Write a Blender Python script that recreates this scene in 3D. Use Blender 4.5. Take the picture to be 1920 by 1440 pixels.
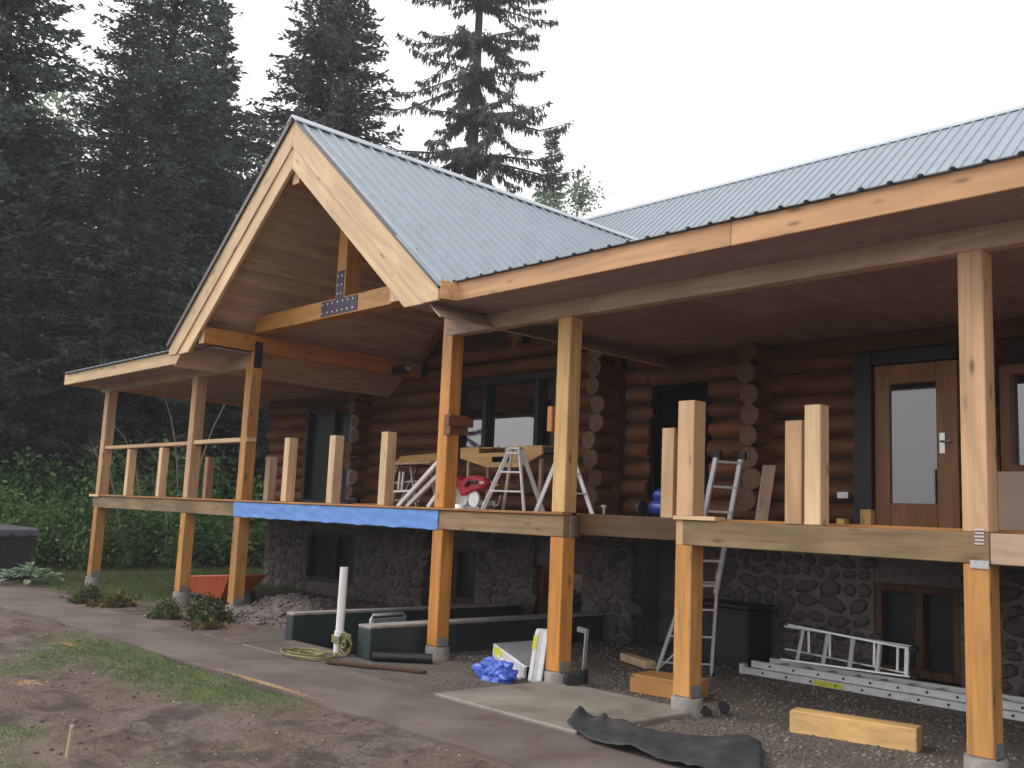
import bpy, bmesh, math, random
import numpy as np
from mathutils import Vector, Matrix, noise as mnoise
R = math.radians
rnd = random.Random(7)
for o in list(bpy.data.objects): bpy.data.objects.remove(o)
S = bpy.context.scene
COL = S.collection

# ------------------------------------------------------------------ camera
cd = bpy.data.cameras.new('camera'); cam = bpy.data.objects.new('camera', cd); COL.objects.link(cam)
cd.sensor_width = 36; cd.lens = 36*1800.7/1920; cd.clip_end = 2000; cd.clip_start = .05
def cam_rot(yaw, pitch, roll):
    f = Vector((-math.sin(yaw)*math.cos(pitch), math.cos(yaw)*math.cos(pitch), math.sin(pitch)))
    r = Vector((math.cos(yaw), math.sin(yaw), 0)); u = r.cross(f)
    r2 = r*math.cos(roll)+u*math.sin(roll); u2 = -r*math.sin(roll)+u*math.cos(roll)
    return Matrix((r2, u2, -f)).transposed()
cam.matrix_world = Matrix.Translation((.6899, -7.5004, 1.6468)) @ cam_rot(.8149, .1356, .0438).to_4x4()
S.camera = cam

# ------------------------------------------------------------------ sky, sun, exposure
W = bpy.data.worlds.new('World'); S.world = W; W.use_nodes = True
nt = W.node_tree; nt.nodes.clear()
sky = nt.nodes.new('ShaderNodeTexSky'); sky.sky_type = 'NISHITA'; sky.sun_disc = False
SUN_EL, SUN_AZ = R(40), R(236)          # azimuth: clockwise from +Y
sky.sun_elevation = SUN_EL; sky.sun_rotation = SUN_AZ
sky.air_density = 1.0; sky.dust_density = 6.0; sky.ozone_density = 1.0
hsv = nt.nodes.new('ShaderNodeHueSaturation'); hsv.inputs['Saturation'].default_value = .10
bg = nt.nodes.new('ShaderNodeBackground'); bg.inputs['Strength'].default_value = .15
wo = nt.nodes.new('ShaderNodeOutputWorld')
cloud = nt.nodes.new('ShaderNodeMix'); cloud.data_type = 'RGBA'; cloud.inputs[0].default_value = .72      # even cloud deck over the clear-sky model
cloud.inputs[7].default_value = (10.0, 9.65, 10.05, 1)
nt.links.new(sky.outputs[0], hsv.inputs['Color']); nt.links.new(hsv.outputs[0], cloud.inputs[6]); nt.links.new(cloud.outputs[2], bg.inputs[0]); nt.links.new(bg.outputs[0], wo.inputs[0])
sd = bpy.data.lights.new('sun', 'SUN'); sd.energy = 1.35; sd.angle = R(40); sd.color = (1, .96, .9)
sun = bpy.data.objects.new('sun', sd); COL.objects.link(sun)
sv = Vector((math.sin(SUN_AZ)*math.cos(SUN_EL), math.cos(SUN_AZ)*math.cos(SUN_EL), math.sin(SUN_EL)))
sun.rotation_euler = sv.to_track_quat('Z', 'Y').to_euler()
S.view_settings.view_transform = 'Standard'; S.view_settings.look = 'None'
S.view_settings.exposure = 0.24; S.view_settings.gamma = 1; S.view_settings.use_curve_mapping = False
S.render.engine = 'CYCLES'

# ------------------------------------------------------------------ materials
def newmat(name):
    m = bpy.data.materials.new(name); m.use_nodes = True
    n = m.node_tree; b = n.nodes['Principled BSDF']
    return m, n, b
def N(n, t, **k):
    x = n.nodes.new(t)
    for a, v in k.items():
        if a in x.inputs: x.inputs[a].default_value = v
        else: setattr(x, a, v)
    return x
def mixc(n, fac, a, b, blend='MIX'):
    x = n.nodes.new('ShaderNodeMix'); x.data_type = 'RGBA'; x.blend_type = blend
    for s, v in ((0, fac), (6, a), (7, b)):
        if hasattr(v, 'is_linked'): n.links.new(v, x.inputs[s])
        elif s == 0: x.inputs[0].default_value = v
        else: x.inputs[s].default_value = (*v, 1)
    return x.outputs[2]
def ramp(n, inp, stops):
    r = n.nodes.new('ShaderNodeValToRGB'); n.links.new(inp, r.inputs[0])
    e = r.color_ramp.elements
    while len(e) < len(stops): e.new(.5)
    for i, (p, c) in enumerate(stops):
        e[i].position = p; e[i].color = (c, c, c, 1) if not hasattr(c, '__len__') else (*c, 1)
    return r.outputs[0]
def wood(name, col, axis, dark=.55, knots=.5, rough=.6, stain=0, spec=.35):
    """sawn timber: grain along axis, growth bands, knots, weather stains, a little difference from piece to piece"""
    m, n, b = newmat(name); L = n.links.new
    tc = N(n, 'ShaderNodeTexCoord'); oi = N(n, 'ShaderNodeObjectInfo')
    add = N(n, 'ShaderNodeVectorMath', operation='MULTIPLY_ADD'); L(oi.outputs['Random'], add.inputs[0]); add.inputs[1].default_value = (7.3, 3.1, 5.7); L(tc.outputs['Object'], add.inputs[2])
    def mapped(sl, sc):
        mp = N(n, 'ShaderNodeMapping'); s = [sc]*3; s['XYZ'.index(axis)] = sl
        mp.inputs['Scale'].default_value = s; L(add.outputs[0], mp.inputs[0]); return mp.outputs[0]
    g = N(n, 'ShaderNodeTexNoise', Scale=1, Detail=6, Roughness=.65); L(mapped(1.6, 55), g.inputs['Vector'])
    bands = N(n, 'ShaderNodeTexNoise', Scale=1, Detail=2, Distortion=1.2); L(mapped(.7, 9), bands.inputs['Vector'])
    blot = N(n, 'ShaderNodeTexNoise', Scale=1, Detail=4); L(mapped(1.1, 2.6), blot.inputs['Vector'])
    v = N(n, 'ShaderNodeTexVoronoi', feature='F1'); v.inputs['Scale'].default_value = 1; L(mapped(2.1, 6.5), v.inputs['Vector'])
    dk = tuple(c*dark for c in col); lt = tuple(min(c*1.22, .95) for c in col)
    c = mixc(n, ramp(n, g.outputs[0], [(.3, 0), (.72, 1)]), dk, col)
    c = mixc(n, ramp(n, bands.outputs[0], [(.38, 0), (.62, .8)]), c, lt)
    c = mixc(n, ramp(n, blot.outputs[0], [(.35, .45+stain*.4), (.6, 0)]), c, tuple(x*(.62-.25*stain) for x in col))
    kn = ramp(n, v.outputs['Distance'], [(.05, knots), (.13, knots*.35), (.2, 0)])
    c = mixc(n, kn, c, tuple(x*.22 for x in col))
    br = N(n, 'ShaderNodeMapRange'); L(oi.outputs['Random'], br.inputs[0]); br.inputs[3].default_value = .86; br.inputs[4].default_value = 1.1
    hv = N(n, 'ShaderNodeHueSaturation'); L(br.outputs[0], hv.inputs['Value']); L(c, hv.inputs['Color'])
    L(hv.outputs[0], b.inputs['Base Color'])
    b.inputs['Roughness'].default_value = rough; b.inputs['Specular IOR Level'].default_value = spec
    bp = N(n, 'ShaderNodeBump', Strength=.25, Distance=.004); L(g.outputs[0], bp.inputs['Height']); L(bp.outputs[0], b.inputs['Normal'])
    return m
_wc = {}
def wd(kind, axis):
    k = (kind, axis)
    if k not in _wc:
        a = dict(
            orange=dict(col=(.52, .225, .050), dark=.6, knots=1, rough=.42),
            amber=dict(col=(.51, .255, .075), dark=.62, knots=1, rough=.45),
            yellow=dict(col=(.60, .38, .15), dark=.74, knots=1),
            raw=dict(col=(.58, .37, .205), dark=.76, knots=.9),
            pale=dict(col=(.66, .47, .27), dark=.8, knots=.85),
            fascia=dict(col=(.55, .31, .15), dark=.78, knots=.7),
            header=dict(col=(.47, .335, .235), dark=.8, knots=.4),
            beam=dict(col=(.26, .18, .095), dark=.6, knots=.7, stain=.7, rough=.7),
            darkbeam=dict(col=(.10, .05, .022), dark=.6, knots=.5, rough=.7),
            deck=dict(col=(.42, .19, .06), dark=.7, knots=.4),
            ply=dict(col=(.50, .37, .26), dark=.82, knots=.35),
            soffit=dict(col=(.32, .245, .225), dark=.85, knots=.25),
            log=dict(col=(.175, .070, .024), dark=.5, knots=.75, rough=.55, stain=.7, spec=.3),
            logend=dict(col=(.15, .074, .031), dark=.6, knots=.2, rough=.5),
            trim=dict(col=(.19, .075, .022), dark=.65, knots=.2, rough=.45),
            doorwood=dict(col=(.34, .16, .055), dark=.65, knots=.2, rough=.4),
            bark=dict(col=(.055, .046, .044), dark=.45, knots=.3, rough=.95, spec=.1),
            paletwig=dict(col=(.22, .21, .19), dark=.6, knots=0, rough=.9, spec=.1),
        )[kind]
        _wc[k] = wood('%s_wood_%s' % (kind, axis.lower()), axis=axis, **a)
    return _wc[k]
def plain(name, col, rough=.6, metal=0, var=.12, scale=8, bump=0, spec=.5, spots=None, objvar=.0, ior=None):
    m, n, b = newmat(name); L = n.links.new
    tc = N(n, 'ShaderNodeTexCoord'); g = N(n, 'ShaderNodeTexNoise', Scale=scale, Detail=6, Roughness=.6); L(tc.outputs['Object'], g.inputs['Vector'])
    c = mixc(n, ramp(n, g.outputs[0], [(.3, 0), (.7, 1)]), tuple(x*(1-var*1.6) for x in col), tuple(min(1, x*(1+var)) for x in col))
    if spots:
        g2 = N(n, 'ShaderNodeTexNoise', Scale=spots[1], Detail=8, Roughness=.7); L(tc.outputs['Object'], g2.inputs['Vector'])
        c = mixc(n, ramp(n, g2.outputs[0], [(.48, 0), (.66, spots[2])]), c, spots[0])
    if objvar:
        oi = N(n, 'ShaderNodeObjectInfo'); br = N(n, 'ShaderNodeMapRange'); L(oi.outputs['Random'], br.inputs[0])
        br.inputs[3].default_value = 1-objvar; br.inputs[4].default_value = 1+objvar
        hv = N(n, 'ShaderNodeHueSaturation'); L(br.outputs[0], hv.inputs['Value']); L(c, hv.inputs['Color']); c = hv.outputs[0]
    L(c, b.inputs['Base Color'])
    b.inputs['Roughness'].default_value = rough; b.inputs['Metallic'].default_value = metal; b.inputs['Specular IOR Level'].default_value = spec
    if ior: b.inputs['IOR'].default_value = ior
    if bump:
        bp = N(n, 'ShaderNodeBump', Strength=.5, Distance=bump); L(g.outputs[0], bp.inputs['Height']); L(bp.outputs[0], b.inputs['Normal'])
    return m
def leafmat(name, c1, c2, scale=.9, trans=.25, rough=.6):
    m, n, b = newmat(name); L = n.links.new
    tc = N(n, 'ShaderNodeTexCoord'); g = N(n, 'ShaderNodeTexNoise', Scale=scale, Detail=3); L(tc.outputs['Object'], g.inputs['Vector'])
    geo = N(n, 'ShaderNodeNewGeometry'); oi = N(n, 'ShaderNodeObjectInfo')
    c = mixc(n, ramp(n, g.outputs[0], [(.35, 0), (.65, 1)]), c1, c2)
    br = N(n, 'ShaderNodeMapRange'); L(geo.outputs['Random Per Island'], br.inputs[0]); br.inputs[3].default_value = .55; br.inputs[4].default_value = 1.4
    hu = N(n, 'ShaderNodeMapRange'); L(oi.outputs['Random'], hu.inputs[0]); hu.inputs[3].default_value = .485; hu.inputs[4].default_value = .52
    hv = N(n, 'ShaderNodeHueSaturation'); L(br.outputs[0], hv.inputs['Value']); L(hu.outputs[0], hv.inputs['Hue']); L(c, hv.inputs['Color'])
    L(hv.outputs[0], b.inputs['Base Color']); b.inputs['Roughness'].default_value = rough; b.inputs['Specular IOR Level'].default_value = .25
    t = N(n, 'ShaderNodeBsdfTranslucent'); L(hv.outputs[0], t.inputs[0]); mx = N(n, 'ShaderNodeMixShader', Fac=trans)
    out = n.nodes['Material Output']; L(b.outputs[0], mx.inputs[1]); L(t.outputs[0], mx.inputs[2]); L(mx.outputs[0], out.inputs[0])
    return m
M = dict(
    roof=plain('painted_roof_metal', (.235, .295, .335), .45, 0, .06, 3, spec=.6, spots=((.22, .27, .28), 1.3, .35)),
    cap=plain('ridge_metal', (.36, .42, .45), .35, 0, .06, 3, spec=.6),
    drip=plain('dark_edge_metal', (.06, .05, .05), .5, 0, .1, 5),
    concrete=plain('footing_concrete', (.33, .31, .28), .85, 0, .15, 12, .004, spots=((.16, .13, .1), 5, .6)),
    steel=plain('grey_steel', (.34, .36, .36), .45, .6, .1, 14, spots=((.2, .2, .2), 9, .4)),
    galv=plain('galvanised_plate', (.55, .56, .56), .35, .7, .15, 30),
    black=plain('black_steel', (.018, .016, .024), .45, .2, .1, 20),
    plate=plain('violet_black_steel', (.03, .026, .06), .4, .2, .1, 20),
    bolt=plain('bolt_metal', (.6, .6, .58), .3, .8, .05, 20),
    alu=plain('ladder_aluminium', (.62, .63, .64), .36, .75, .08, 9, spots=((.35, .35, .35), 6, .5)),
    aluw=plain('bright_aluminium', (.78, .79, .80), .4, .35, .06, 9, spots=((.5, .5, .5), 7, .4)),
    white=plain('white_plastic', (.78, .78, .76), .35, 0, .04, 10, spots=((.5, .48, .43), 5, .25)),
    rubber=plain('black_rubber', (.012, .012, .012), .6, 0, .2, 10),
    yellowsticker=plain('yellow_green_sticker', (.62, .66, .04), .4, 0, .1, 20),
    whitesticker=plain('white_sticker', (.7, .7, .7), .4, 0, .05, 20),
    cord=plain('yellow_green_cord', (.22, .215, .07), .6, 0, .2, 30),
    blue=plain('blue_sheet_plastic', (.13, .285, .66), .45, 0, .07, 5, .01, spec=.4),
    bluecloth=plain('crumpled_blue_plastic', (.06, .13, .55), .4, 0, .15, 7, .01),
    compblue=plain('blue_tank_paint', (.02, .05, .30), .3, 0, .08, 5),
    red=plain('red_machine_plastic', (.42, .012, .03), .35, 0, .1, 10),
    green=plain('dark_green_wall_coating', (.018, .032, .034), .5, 0, .25, 3, .003, spots=((.05, .06, .055), 4, .4)),
    orange=plain('orange_tray_plastic', (.55, .10, .035), .5, 0, .12, 6, spots=((.25, .1, .06), 7, .5)),
    tub=plain('dark_tub_panel', (.022, .018, .030), .5, 0, .15, 6),
    cover=plain('grey_vinyl_cover', (.10, .095, .12), .5, 0, .12, 8, .004),
    glass=plain('dark_coated_glass', (.006, .007, .010), .02, 0, 0, 1, spec=.9, ior=1.9),
    doorglass=plain('reflecting_door_glass', (.012, .014, .018), .03, 0, 0, 1, spec=.9, ior=1.75),
    voidblack=plain('flat_void_black', (.008, .007, .008), .95, 0, .1, 9, spec=.05),  # flat black put in for dark openings
    greenglass=plain('dim_curtained_glass', (.018, .024, .024), .3, 0, .2, 3, spec=.2),
    curtain=plain('pale_curtain', (.30, .36, .40), .8, 0, .15, 15),
    darkframe=plain('dark_window_frame', (.012, .012, .014), .5, 0, .1, 10),
    mortar=plain('pale_mortar', (.15, .135, .122), .95, 0, .2, 14, .012, spots=((.1, .09, .085), 3, .6)),
    stone=plain('river_stone', (.115, .096, .088), .8, 0, .25, 9, .01, objvar=.45),
    rock=plain('grey_rubble', (.155, .132, .122), .95, 0, .3, 9, .01, objvar=.3, spots=((.1, .085, .075), 4, .7)),
    cabin=plain('dark_void_boards', (.03, .017, .012), .8, 0, .2, 4),
    fabric=plain('black_landscape_fabric', (.022, .026, .032), .75, 0, .25, 6, .01, spots=((.09, .075, .06), 2.5, .5)),
    sawdust=plain('sawdust', (.42, .285, .155), .95, 0, .2, 40, .01),
    board=plain('grey_sheet_board', (.27, .21, .17), .8, 0, .08, 3),
    earth=plain('dug_grey_earth', (.145, .118, .108), .95, 0, .35, 14, .03, spots=((.22, .195, .175), 9, .6)),
    chip=plain('wood_chips', (.50, .36, .20), .9, 0, .25, 6, objvar=.2),
    clod=plain('soil_clods', (.12, .092, .088), .95, 0, .3, 11, .01),
    pebble=plain('gravel_pebbles', (.19, .172, .155), .9, 0, .4, 3.1),
    blackplastic=plain('black_drain_plastic', (.012, .012, .012), .45, 0, .2, 10),
    fir=leafmat('fir_needles', (.056, .084, .080), (.098, .138, .112), .7, .3),
    spruce=leafmat('spruce_needles', (.078, .084, .086), (.126, .122, .112), .6, .3),
    hemlock=leafmat('hemlock_needles', (.022, .036, .026), (.055, .078, .045), .6, .2),
    birch=leafmat('pale_birch_leaves', (.13, .19, .12), (.24, .31, .20), 1.2, .4),
    bush=leafmat('bush_leaves', (.075, .16, .045), (.15, .27, .08), 1.4, .3),
    hosta=leafmat('pale_green_leaves', (.17, .26, .16), (.30, .40, .26), 3, .3),
    juniper=leafmat('juniper_sprigs', (.06, .085, .028), (.14, .15, .055), 5, .2),
    rusty=leafmat('rusty_sprigs', (.075, .070, .028), (.145, .115, .045), 5, .2),
    grass=leafmat('grass_blades', (.10, .155, .05), (.17, .22, .085), 1.1, .3),
)
def concrete_wet(name, col, sc):
    m, n, b = newmat(name); L = n.links.new
    tc = N(n, 'ShaderNodeTexCoord')
    a = N(n, 'ShaderNodeTexNoise', Scale=sc, Detail=8, Roughness=.62, Distortion=.4); L(tc.outputs['Object'], a.inputs['Vector'])
    f = N(n, 'ShaderNodeTexNoise', Scale=90, Detail=4, Roughness=.7); L(tc.outputs['Object'], f.inputs['Vector'])
    c = mixc(n, ramp(n, a.outputs[0], [(.3, 0), (.7, 1)]), tuple(x*.62 for x in col), tuple(x*1.2 for x in col))
    c = mixc(n, ramp(n, f.outputs[0], [(.35, .5), (.6, 0)]), c, tuple(x*.5 for x in col))
    s = N(n, 'ShaderNodeTexNoise', Scale=1.7, Detail=7, Roughness=.7); L(tc.outputs['Object'], s.inputs['Vector'])
    c = mixc(n, ramp(n, s.outputs[0], [(.5, 0), (.72, .7)]), c, (.075, .045, .032))
    L(c, b.inputs['Base Color'])
    L(ramp(n, a.outputs[0], [(.3, .5), (.7, .85)]), b.inputs['Roughness'])
    bp = N(n, 'ShaderNodeBump', Strength=.35, Distance=.004); L(f.outputs[0], bp.inputs['Height']); L(bp.outputs[0], b.inputs['Normal'])
    return m
M['path'] = concrete_wet('brown_wet_concrete', (.148, .12, .104), 1.1)
M['pad'] = concrete_wet('pale_wet_concrete', (.25, .23, .185), .8)
def groundmat():
    m, n, b = newmat('soil_grass_gravel'); L = n.links.new
    tc = N(n, 'ShaderNodeTexCoord'); at = N(n, 'ShaderNodeVertexColor', layer_name='cover'); sp = N(n, 'ShaderNodeSeparateColor'); L(at.outputs[0], sp.inputs[0])
    def nz(s, d=6, r=.65):
        x = N(n, 'ShaderNodeTexNoise', Scale=s, Detail=d, Roughness=r); L(tc.outputs['Object'], x.inputs['Vector']); return x.outputs[0]
    big, mid, fine = nz(.9), nz(5, 8, .7), nz(38, 5, .7)
    soil = mixc(n, ramp(n, mid, [(.3, 0), (.7, 1)]), (.108, .088, .077), (.225, .186, .158))
    soil = mixc(n, ramp(n, big, [(.4, 0), (.62, .55)]), soil, (.17, .105, .065))
    soil = mixc(n, ramp(n, nz(2.3, 9, .72), [(.50, 0), (.60, .75)]), soil, (.062, .048, .046))  # dark noise patches painted in as hollows of the mud
    soil = mixc(n, ramp(n, fine, [(.3, .65), (.55, 0)]), soil, (.035, .026, .026))
    gr = mixc(n, ramp(n, mid, [(.3, 0), (.7, 1)]), (.085, .12, .045), (.145, .175, .075))
    gv = N(n, 'ShaderNodeTexVoronoi', Scale=42); L(tc.outputs['Object'], gv.inputs['Vector'])
    grav = mixc(n, ramp(n, gv.outputs['Distance'], [(.1, 0), (.6, 1)]), (.26, .235, .21), (.08, .069, .06))
    grav = mixc(n, ramp(n, big, [(.42, 0), (.6, .55)]), grav, (.17, .14, .10))
    c = mixc(n, sp.outputs[0], soil, gr); c = mixc(n, sp.outputs[1], c, grav)
    L(c, b.inputs['Base Color']); b.inputs['Roughness'].default_value = .92; b.inputs['Specular IOR Level'].default_value = .2
    bp = N(n, 'ShaderNodeBump', Strength=.8, Distance=.03); ad = N(n, 'ShaderNodeMath', operation='ADD'); L(mid, ad.inputs[0]); L(fine, ad.inputs[1])
    L(ad.outputs[0], bp.inputs['Height']); L(bp.outputs[0], b.inputs['Normal'])
    return m
M['ground'] = groundmat()

# ------------------------------------------------------------------ mesh helpers
def wloc(o):
    p = Vector((0, 0, 0))
    while o: p = p + o.location; o = o.parent
    return p
class MB:
    def __init__(s): s.v = []; s.f = []; s.sm = []
    def add(s, vs, fs, smooth=False):
        b = len(s.v); s.v += [tuple(p) for p in vs]; s.f += [tuple(b+i for i in f) for f in fs]; s.sm += [smooth]*len(fs); return s
    def hexa(s, p):   # 8 points: bottom 4 ccw, top 4 ccw
        return s.add(p, [(3, 2, 1, 0), (4, 5, 6, 7), (0, 1, 5, 4), (1, 2, 6, 5), (2, 3, 7, 6), (3, 0, 4, 7)])
    def box(s, x0, x1, y0, y1, z0, z1):
        return s.hexa([(x0, y0, z0), (x1, y0, z0), (x1, y1, z0), (x0, y1, z0), (x0, y0, z1), (x1, y0, z1), (x1, y1, z1), (x0, y1, z1)])
    def bar(s, p, q, w, h, up=(0, 0, 1)):
        p, q = Vector(p), Vector(q); d = (q-p).normalized(); a = d.cross(Vector(up))
        if a.length < 1e-4: a = d.cross(Vector((0, 1, 0)))
        a.normalize(); u = a.cross(d); a = a*w/2; u = u*h/2
        return s.hexa([p-a-u, p+a-u, q+a-u, q-a-u, p-a+u, p+a+u, q+a+u, q-a+u])
    def tube(s, pts, rads, n=8, caps=True, sx=1):
        pts = [Vector(p) for p in pts]; rings = []; vs = []; fs = []
        if not hasattr(rads, '__len__'): rads = [rads]*len(pts)
        for i, p in enumerate(pts):
            d = (pts[min(i+1, len(pts)-1)]-pts[max(i-1, 0)]).normalized()
            a = d.cross(Vector((0, 0, 1)))
            if a.length < .05: a = d.cross(Vector((0, 1, 0)))
            a.normalize(); u = a.cross(d)
            for k in range(n):
                t = 2*math.pi*k/n; vs.append(p+(a*math.cos(t)+u*math.sin(t))*rads[i])
        for i in range(len(pts)-1):
            for k in range(n):
                k2 = (k+1) % n; fs.append((i*n+k, i*n+k2, (i+1)*n+k2, (i+1)*n+k))
        s.add(vs, fs, True)
        if caps:
            s.add(vs[:n], [tuple(range(n))[::-1]]); s.add(vs[-n:], [tuple(range(n))])
        return s
    def prism(s, poly, vec):
        n = len(poly); vec = Vector(vec); a = [Vector(p) for p in poly]; b = [p+vec for p in a]
        return s.add(a+b, [tuple(range(n))[::-1], tuple(range(n, 2*n))]+[(i, (i+1) % n, n+(i+1) % n, n+i) for i in range(n)])
    def build(s, name, mat, parent=None, bevel=0, roty=0):
        off = wloc(parent) if parent else Vector((0, 0, 0))
        me = bpy.data.meshes.new(name); me.from_pydata([tuple(Vector(p)-off) for p in s.v], [], s.f)
        me.polygons.foreach_set('use_smooth', s.sm)
        bm = bmesh.new(); bm.from_mesh(me); bmesh.ops.recalc_face_normals(bm, faces=bm.faces); bm.to_mesh(me); bm.free()
        me.materials.append(mat); o = bpy.data.objects.new(name, me); COL.objects.link(o)
        if roty: me.transform(Matrix.Rotation(-roty, 4, 'Y')); o.rotation_euler = (0, roty, 0)
        if parent: o.parent = parent
        if bevel:
            md = o.modifiers.new('bevel', 'BEVEL'); md.width = bevel; md.segments = 1; md.limit_method = 'ANGLE'
        return o
def tag(o, label=None, cat=None, group=None, kind=None):
    for k, v in (('label', label), ('category', cat), ('group', group), ('kind', kind)):
        if v: o[k] = v
    return o
def empty(name, loc, label, cat, group=None):
    o = bpy.data.objects.new(name, None); COL.objects.link(o); o.location = loc; o.empty_display_size = .3
    return tag(o, label, cat, group)
def box(name, mat, parent, x0, x1, y0, y1, z0, z1, bevel=.005):
    return MB().box(x0, x1, y0, y1, z0, z1).build(name, mat, parent, bevel)
def copy_child(src, parent, loc, rot=(0, 0, 0), scale=(1, 1, 1)):
    o = src.copy(); COL.objects.link(o); o.parent = parent; o.location = loc; o.rotation_euler = rot; o.scale = scale; return o
def copy_thing(src, loc, rotz=0, scale=1, label=None):
    r = src.copy(); COL.objects.link(r); r.location = loc; r.rotation_euler = (0, 0, rotz); r.scale = (scale,)*3 if not hasattr(scale, '__len__') else scale
    for ch in src.children:
        c = ch.copy(); COL.objects.link(c); c.parent = r
        for g in ch.children:
            d = g.copy(); COL.objects.link(d); d.parent = c
    if label: r['label'] = label
    return r
def nparr_mesh(name, verts, faces4, mat, parent=None):
    """verts (n,3); faces (m,4) or (m,3)"""
    me = bpy.data.meshes.new(name); nv = len(verts); nf, k = faces4.shape
    me.vertices.add(nv); me.vertices.foreach_set('co', np.asarray(verts, np.float32).ravel())
    me.loops.add(nf*k); me.loops.foreach_set('vertex_index', faces4.astype(np.int32).ravel())
    me.polygons.add(nf); me.polygons.foreach_set('loop_start', np.arange(0, nf*k, k, dtype=np.int32))
    me.update(calc_edges=True); me.validate(); me.materials.append(mat)
    o = bpy.data.objects.new(name, me); COL.objects.link(o)
    if parent: o.parent = parent
    return o

# ------------------------------------------------------------------ ground
def sstep(a, b, x):
    t = np.clip((x-a)/(b-a), 0, 1); return t*t*(3-2*t)
def vnoise(x, y, sc, seed=0, oct=4):
    """cheap value noise on arrays"""
    r = np.zeros_like(x); amp = 1; tot = 0
    for k in range(oct):
        X = x*sc*2**k+17.3*seed+k*5.1; Y = y*sc*2**k+9.7*seed+k*3.3
        xi = np.floor(X).astype(np.int64); yi = np.floor(Y).astype(np.int64); fx = X-xi; fy = Y-yi
        fx = fx*fx*(3-2*fx); fy = fy*fy*(3-2*fy)
        def h(a, b):
            q = (a*374761393+b*668265263) & 0x7fffffff; q = ((q ^ (q >> 13))*1274126177) & 0x7fffffff
            return ((q ^ (q >> 16)) & 0xffff)/65535.
        r += amp*((h(xi, yi)*(1-fx)+h(xi+1, yi)*fx)*(1-fy)+(h(xi, yi+1)*(1-fx)+h(xi+1, yi+1)*fx)*fy); tot += amp; amp *= .5
    return r/tot
def on_path(x, y):
    near = -2.55+.05*np.sin(x*.9); far = np.where(x < -17.6, -.95, -1.36)
    return (y > near) & (y < far)
def grass_mask(x, y):
    n = vnoise(x, y, .55, 3)
    lawn = sstep(.48, .66, n+.13*sstep(-12.5, -9, x)*sstep(-4.6, -2.9, y))*sstep(-2.45, -2.62, y)*sstep(-5.2, -7.2, x)
    band = sstep(-3.75, -3.0, y+.35*(vnoise(x, y, 1.1, 5)-.5))*sstep(-2.5, -2.62, y)*sstep(-6.6, -7.6, x)*sstep(-13.2, -11.0, x)
    lawn = np.maximum(lawn*.6, band*.8)
    back = sstep(-15.9, -17.2, x+.6*(vnoise(x, y, .8, 8)-.5))*sstep(-.9, -.3, y)
    back = np.maximum(back, sstep(-21, -23, x))
    return np.clip(np.maximum(lawn, back), 0, 1)
def gz(x, y):
    x = np.asarray(x, float); y = np.asarray(y, float)
    z = -.10 - .09*sstep(-13, -19, x)
    b = vnoise(x, y, 1.4, 1)-.5; f = vnoise(x, y, 5, 2, 3)-.5
    fg = sstep(-2.6, -3.1, y)
    z = z + fg*(.13*b+.085*f) + (1-fg)*(.02*b+.015*f)
    z = z - .03*sstep(-2.45, -2.75, y)
    z = np.where(on_path(x, y), -.16 - .09*sstep(-13, -19, x), z)
    well = (x > -10.5) & (x < -9.0) & (y > -.62) & (y < 3.6); z = np.where(well, -.75, z)
    pads = ((x > -10.6) & (x < -9.05) & (y > -1.4) & (y < -.66)) | ((x > -6.65) & (x < -4.72) & (y > -1.4) & (y < .2)); z = np.where(pads, -.2, z)
    far = sstep(40, 120, np.hypot(x, y)); return z*(1-far) - .1*far
xs = np.concatenate([-np.geomspace(150, 30, 12), np.arange(-29, -13, .12), np.arange(-13, 2, .055), np.geomspace(2.2, 150, 20)])
ys = np.concatenate([-np.geomspace(150, 7.5, 14), np.arange(-7.3, 4.3, .055), np.geomspace(4.5, 150, 24)])
GX, GY = np.meshgrid(xs, ys); GZ = gz(GX, GY); nx, ny = len(xs), len(ys)
idx = np.arange(nx*ny).reshape(ny, nx)
fc = np.stack([idx[:-1, :-1], idx[:-1, 1:], idx[1:, 1:], idx[1:, :-1]], -1).reshape(-1, 4)
ground = nparr_mesh('ground', np.stack([GX, GY, GZ], -1).reshape(-1, 3), fc, M['ground']); tag(ground, kind='structure')
ca = ground.data.color_attributes.new('cover', 'FLOAT_COLOR', 'POINT')
gm = grass_mask(GX, GY); gv = sstep(-12.2, -9.5, GX+.8*(vnoise(GX, GY, .9, 4)-.5))*sstep(-1.5, -1.0, GY)*sstep(9, 6, GY)
gv = np.maximum(gv, sstep(-4.9, -4.2, GX)*sstep(-1.9, -1.3, GY+.5*(vnoise(GX, GY, 1.3, 6)-.5))*sstep(9, 6, GY))
ca.data.foreach_set('color', np.stack([gm, gv*(1-gm*.8), gm*0, gm*0+1], -1).astype(np.float32).ravel())
ground.data.polygons.foreach_set('use_smooth', [True]*len(ground.data.polygons))

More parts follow.
